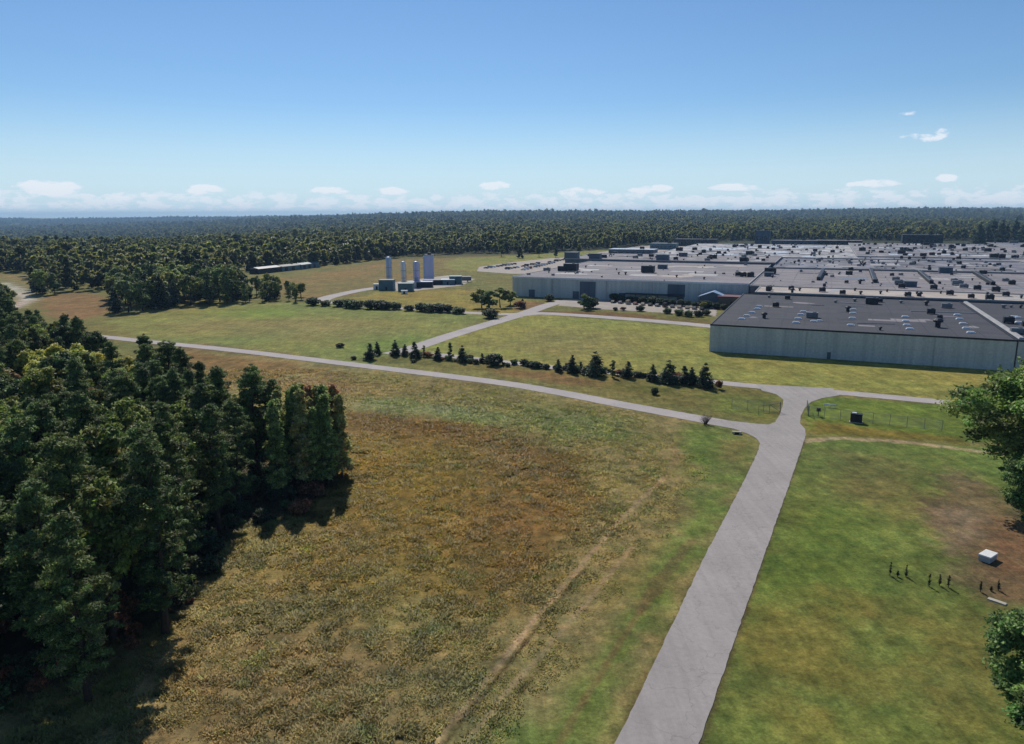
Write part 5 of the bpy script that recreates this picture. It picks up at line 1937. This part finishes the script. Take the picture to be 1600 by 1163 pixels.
for i, px in enumerate((1528, 1541, 1549, 1562, 1570, 1583, 1596, 1608)):
    p = at(px, 386 - (i % 3))
    tree('mid_cedar', p.x, p.y, (34, 30, 38, 36, 30, 37, 33, 35)[i], 'tall dark tree in the clump beyond the plant at the far right edge', 'tall dark trees beyond the plant, far right', name='tree')

FARFREE = [W([(-40, 424), (40, 424), (60, 440), (45, 470), (-60, 520)]),
           W([(395, 446), (400, 430), (450, 424), (560, 411), (620, 402), (740, 396), (840, 396), (900, 392), (960, 388), (1010, 384), (1060, 380), (1150, 378), (1300, 378), (1450, 379), (1800, 376), (3000, 420), (3000, 700), (400, 480)])]


def build_far():
    P, S = [], []
    bands = [(430, 900, 8.6, 1.0), (900, 1500, 10.5, 1.05), (1500, 2600, 14, 1.25), (2600, 4600, 21, 1.6), (4600, 10500, 36, 2.2)]
    for y0, y1, sp, s in bands:
        xs = np.arange(-0.9 * y1, 0.9 * y1, sp)
        ys = np.arange(y0, y1, sp)
        X, Y = np.meshgrid(xs, ys)
        x = X.ravel() + rng.uniform(-.42, .42, X.size) * sp
        y = Y.ravel() + rng.uniform(-.42, .42, X.size) * sp
        k = (np.abs(x) < 0.80 * y + 40)
        x, y = x[k], y[k]
        if y0 < 1500:
            k = np.ones(len(x), bool)
            for poly in FARFREE:
                k &= ~inside(x, y, poly)
            k &= ~inside(x, y, MIDW[0])
            if y0 < 900:
                k &= ~(seg_dist(x, y, [(q[0], q[1]) for q in ind], False) < 0) if len(ind) < 2 else k
                # only the ground beyond the nearer belt and field
                k &= (y > np.where(x < -0.36 * y, 430, 300))
                lim = inside(x, y, W([(-500, 424), (395, 424), (450, 421), (560, 409), (640, 401), (740, 396), (840, 396), (1600, 360), (-1500, 360)]))
                k &= lim | inside(x, y, MIDW[1])
            x, y = x[k], y[k]
        else:
            # clearings here and there
            cl = fbm(x, y, 420, 91, 3)
            k = cl < 0.60
            x, y = x[k], y[k]
        z = terrain(x, y) - 0.6
        P.append(np.stack([x, y, z], 1))
        big = fbm(x, y, 130, 97, 3)
        S.append(s * np.where(rng.random(len(x)) < 0.12, rng.uniform(1.1, 1.4, len(x)), rng.uniform(0.5, 1.1, len(x))) * (0.52 + 0.66 * big))
    P = np.concatenate(P)
    S = np.concatenate(S)
    near = np.array([(a, b) for a, b, _ in ind])
    k = np.ones(len(P), bool)
    m_ = P[:, 1] < 700
    dd = np.min(np.hypot(P[m_, 0][:, None] - near[None, :, 0], P[m_, 1][:, None] - near[None, :, 1]), axis=1)
    k[np.where(m_)[0]] = dd > 6
    P, S = P[k], S[k]
    print('far trees', len(P))
    gn_scatter('distant_forest', P, S, far_protos, 'wooded country stretching from the fields to the horizon', 'forest')


build_far()

# undergrowth at the edge of and below the left wood
ub = [o for o in bpy.data.objects if o.name.startswith('crown') and o.data in (SPEC['bush0'][0], SPEC['bush_rust'][0], SPEC['bush1'][0])]
pick_ = []
for kk in ('bush0', 'bush_rust', 'bush1'):
    pick_.append([o for o in ub if o.data == SPEC[kk][0]][0])
n = 1500
x = rng.uniform(-130, -28, n)
y = rng.uniform(52, 190, n)
d = sdist(x, y, WOOD_NEAR)
k = (d < 1.5) & (x > -0.8 * (y + 8) - 8)
P = np.stack([x[k], y[k], np.full(k.sum(), -.2)], 1)
gn_scatter('undergrowth', P, rng.uniform(.3, 1.0, len(P)), pick_, 'low brush and saplings under the trees of the left wood', 'undergrowth')

# ------------------------------------------------------------------ air
m_ = bpy.data.materials.new('haze')
m_.use_nodes = True
nt = m_.node_tree
nt.nodes.clear()
out = nt.nodes.new('ShaderNodeOutputMaterial')
pv = nt.nodes.new('ShaderNodeVolumePrincipled')
pv.inputs['Color'].default_value = (0.42, 0.68, 1.0, 1)
pv.inputs['Density'].default_value = 0.00007
pv.inputs['Anisotropy'].default_value = 0.1
nt.links.new(pv.outputs[0], out.inputs['Volume'])
try:
    m_.cycles.homogeneous_volume = True
except Exception:
    pass
tag(MB().box(-16500, 16500, -2500, 16500, -70, 130).build('haze', m_), 'faint blue haze over the far country', 'haze', kind='stuff')

for o in bpy.data.objects:
    if 'h_' in o.keys():
        del o['h_']
print('objects', len(bpy.data.objects))
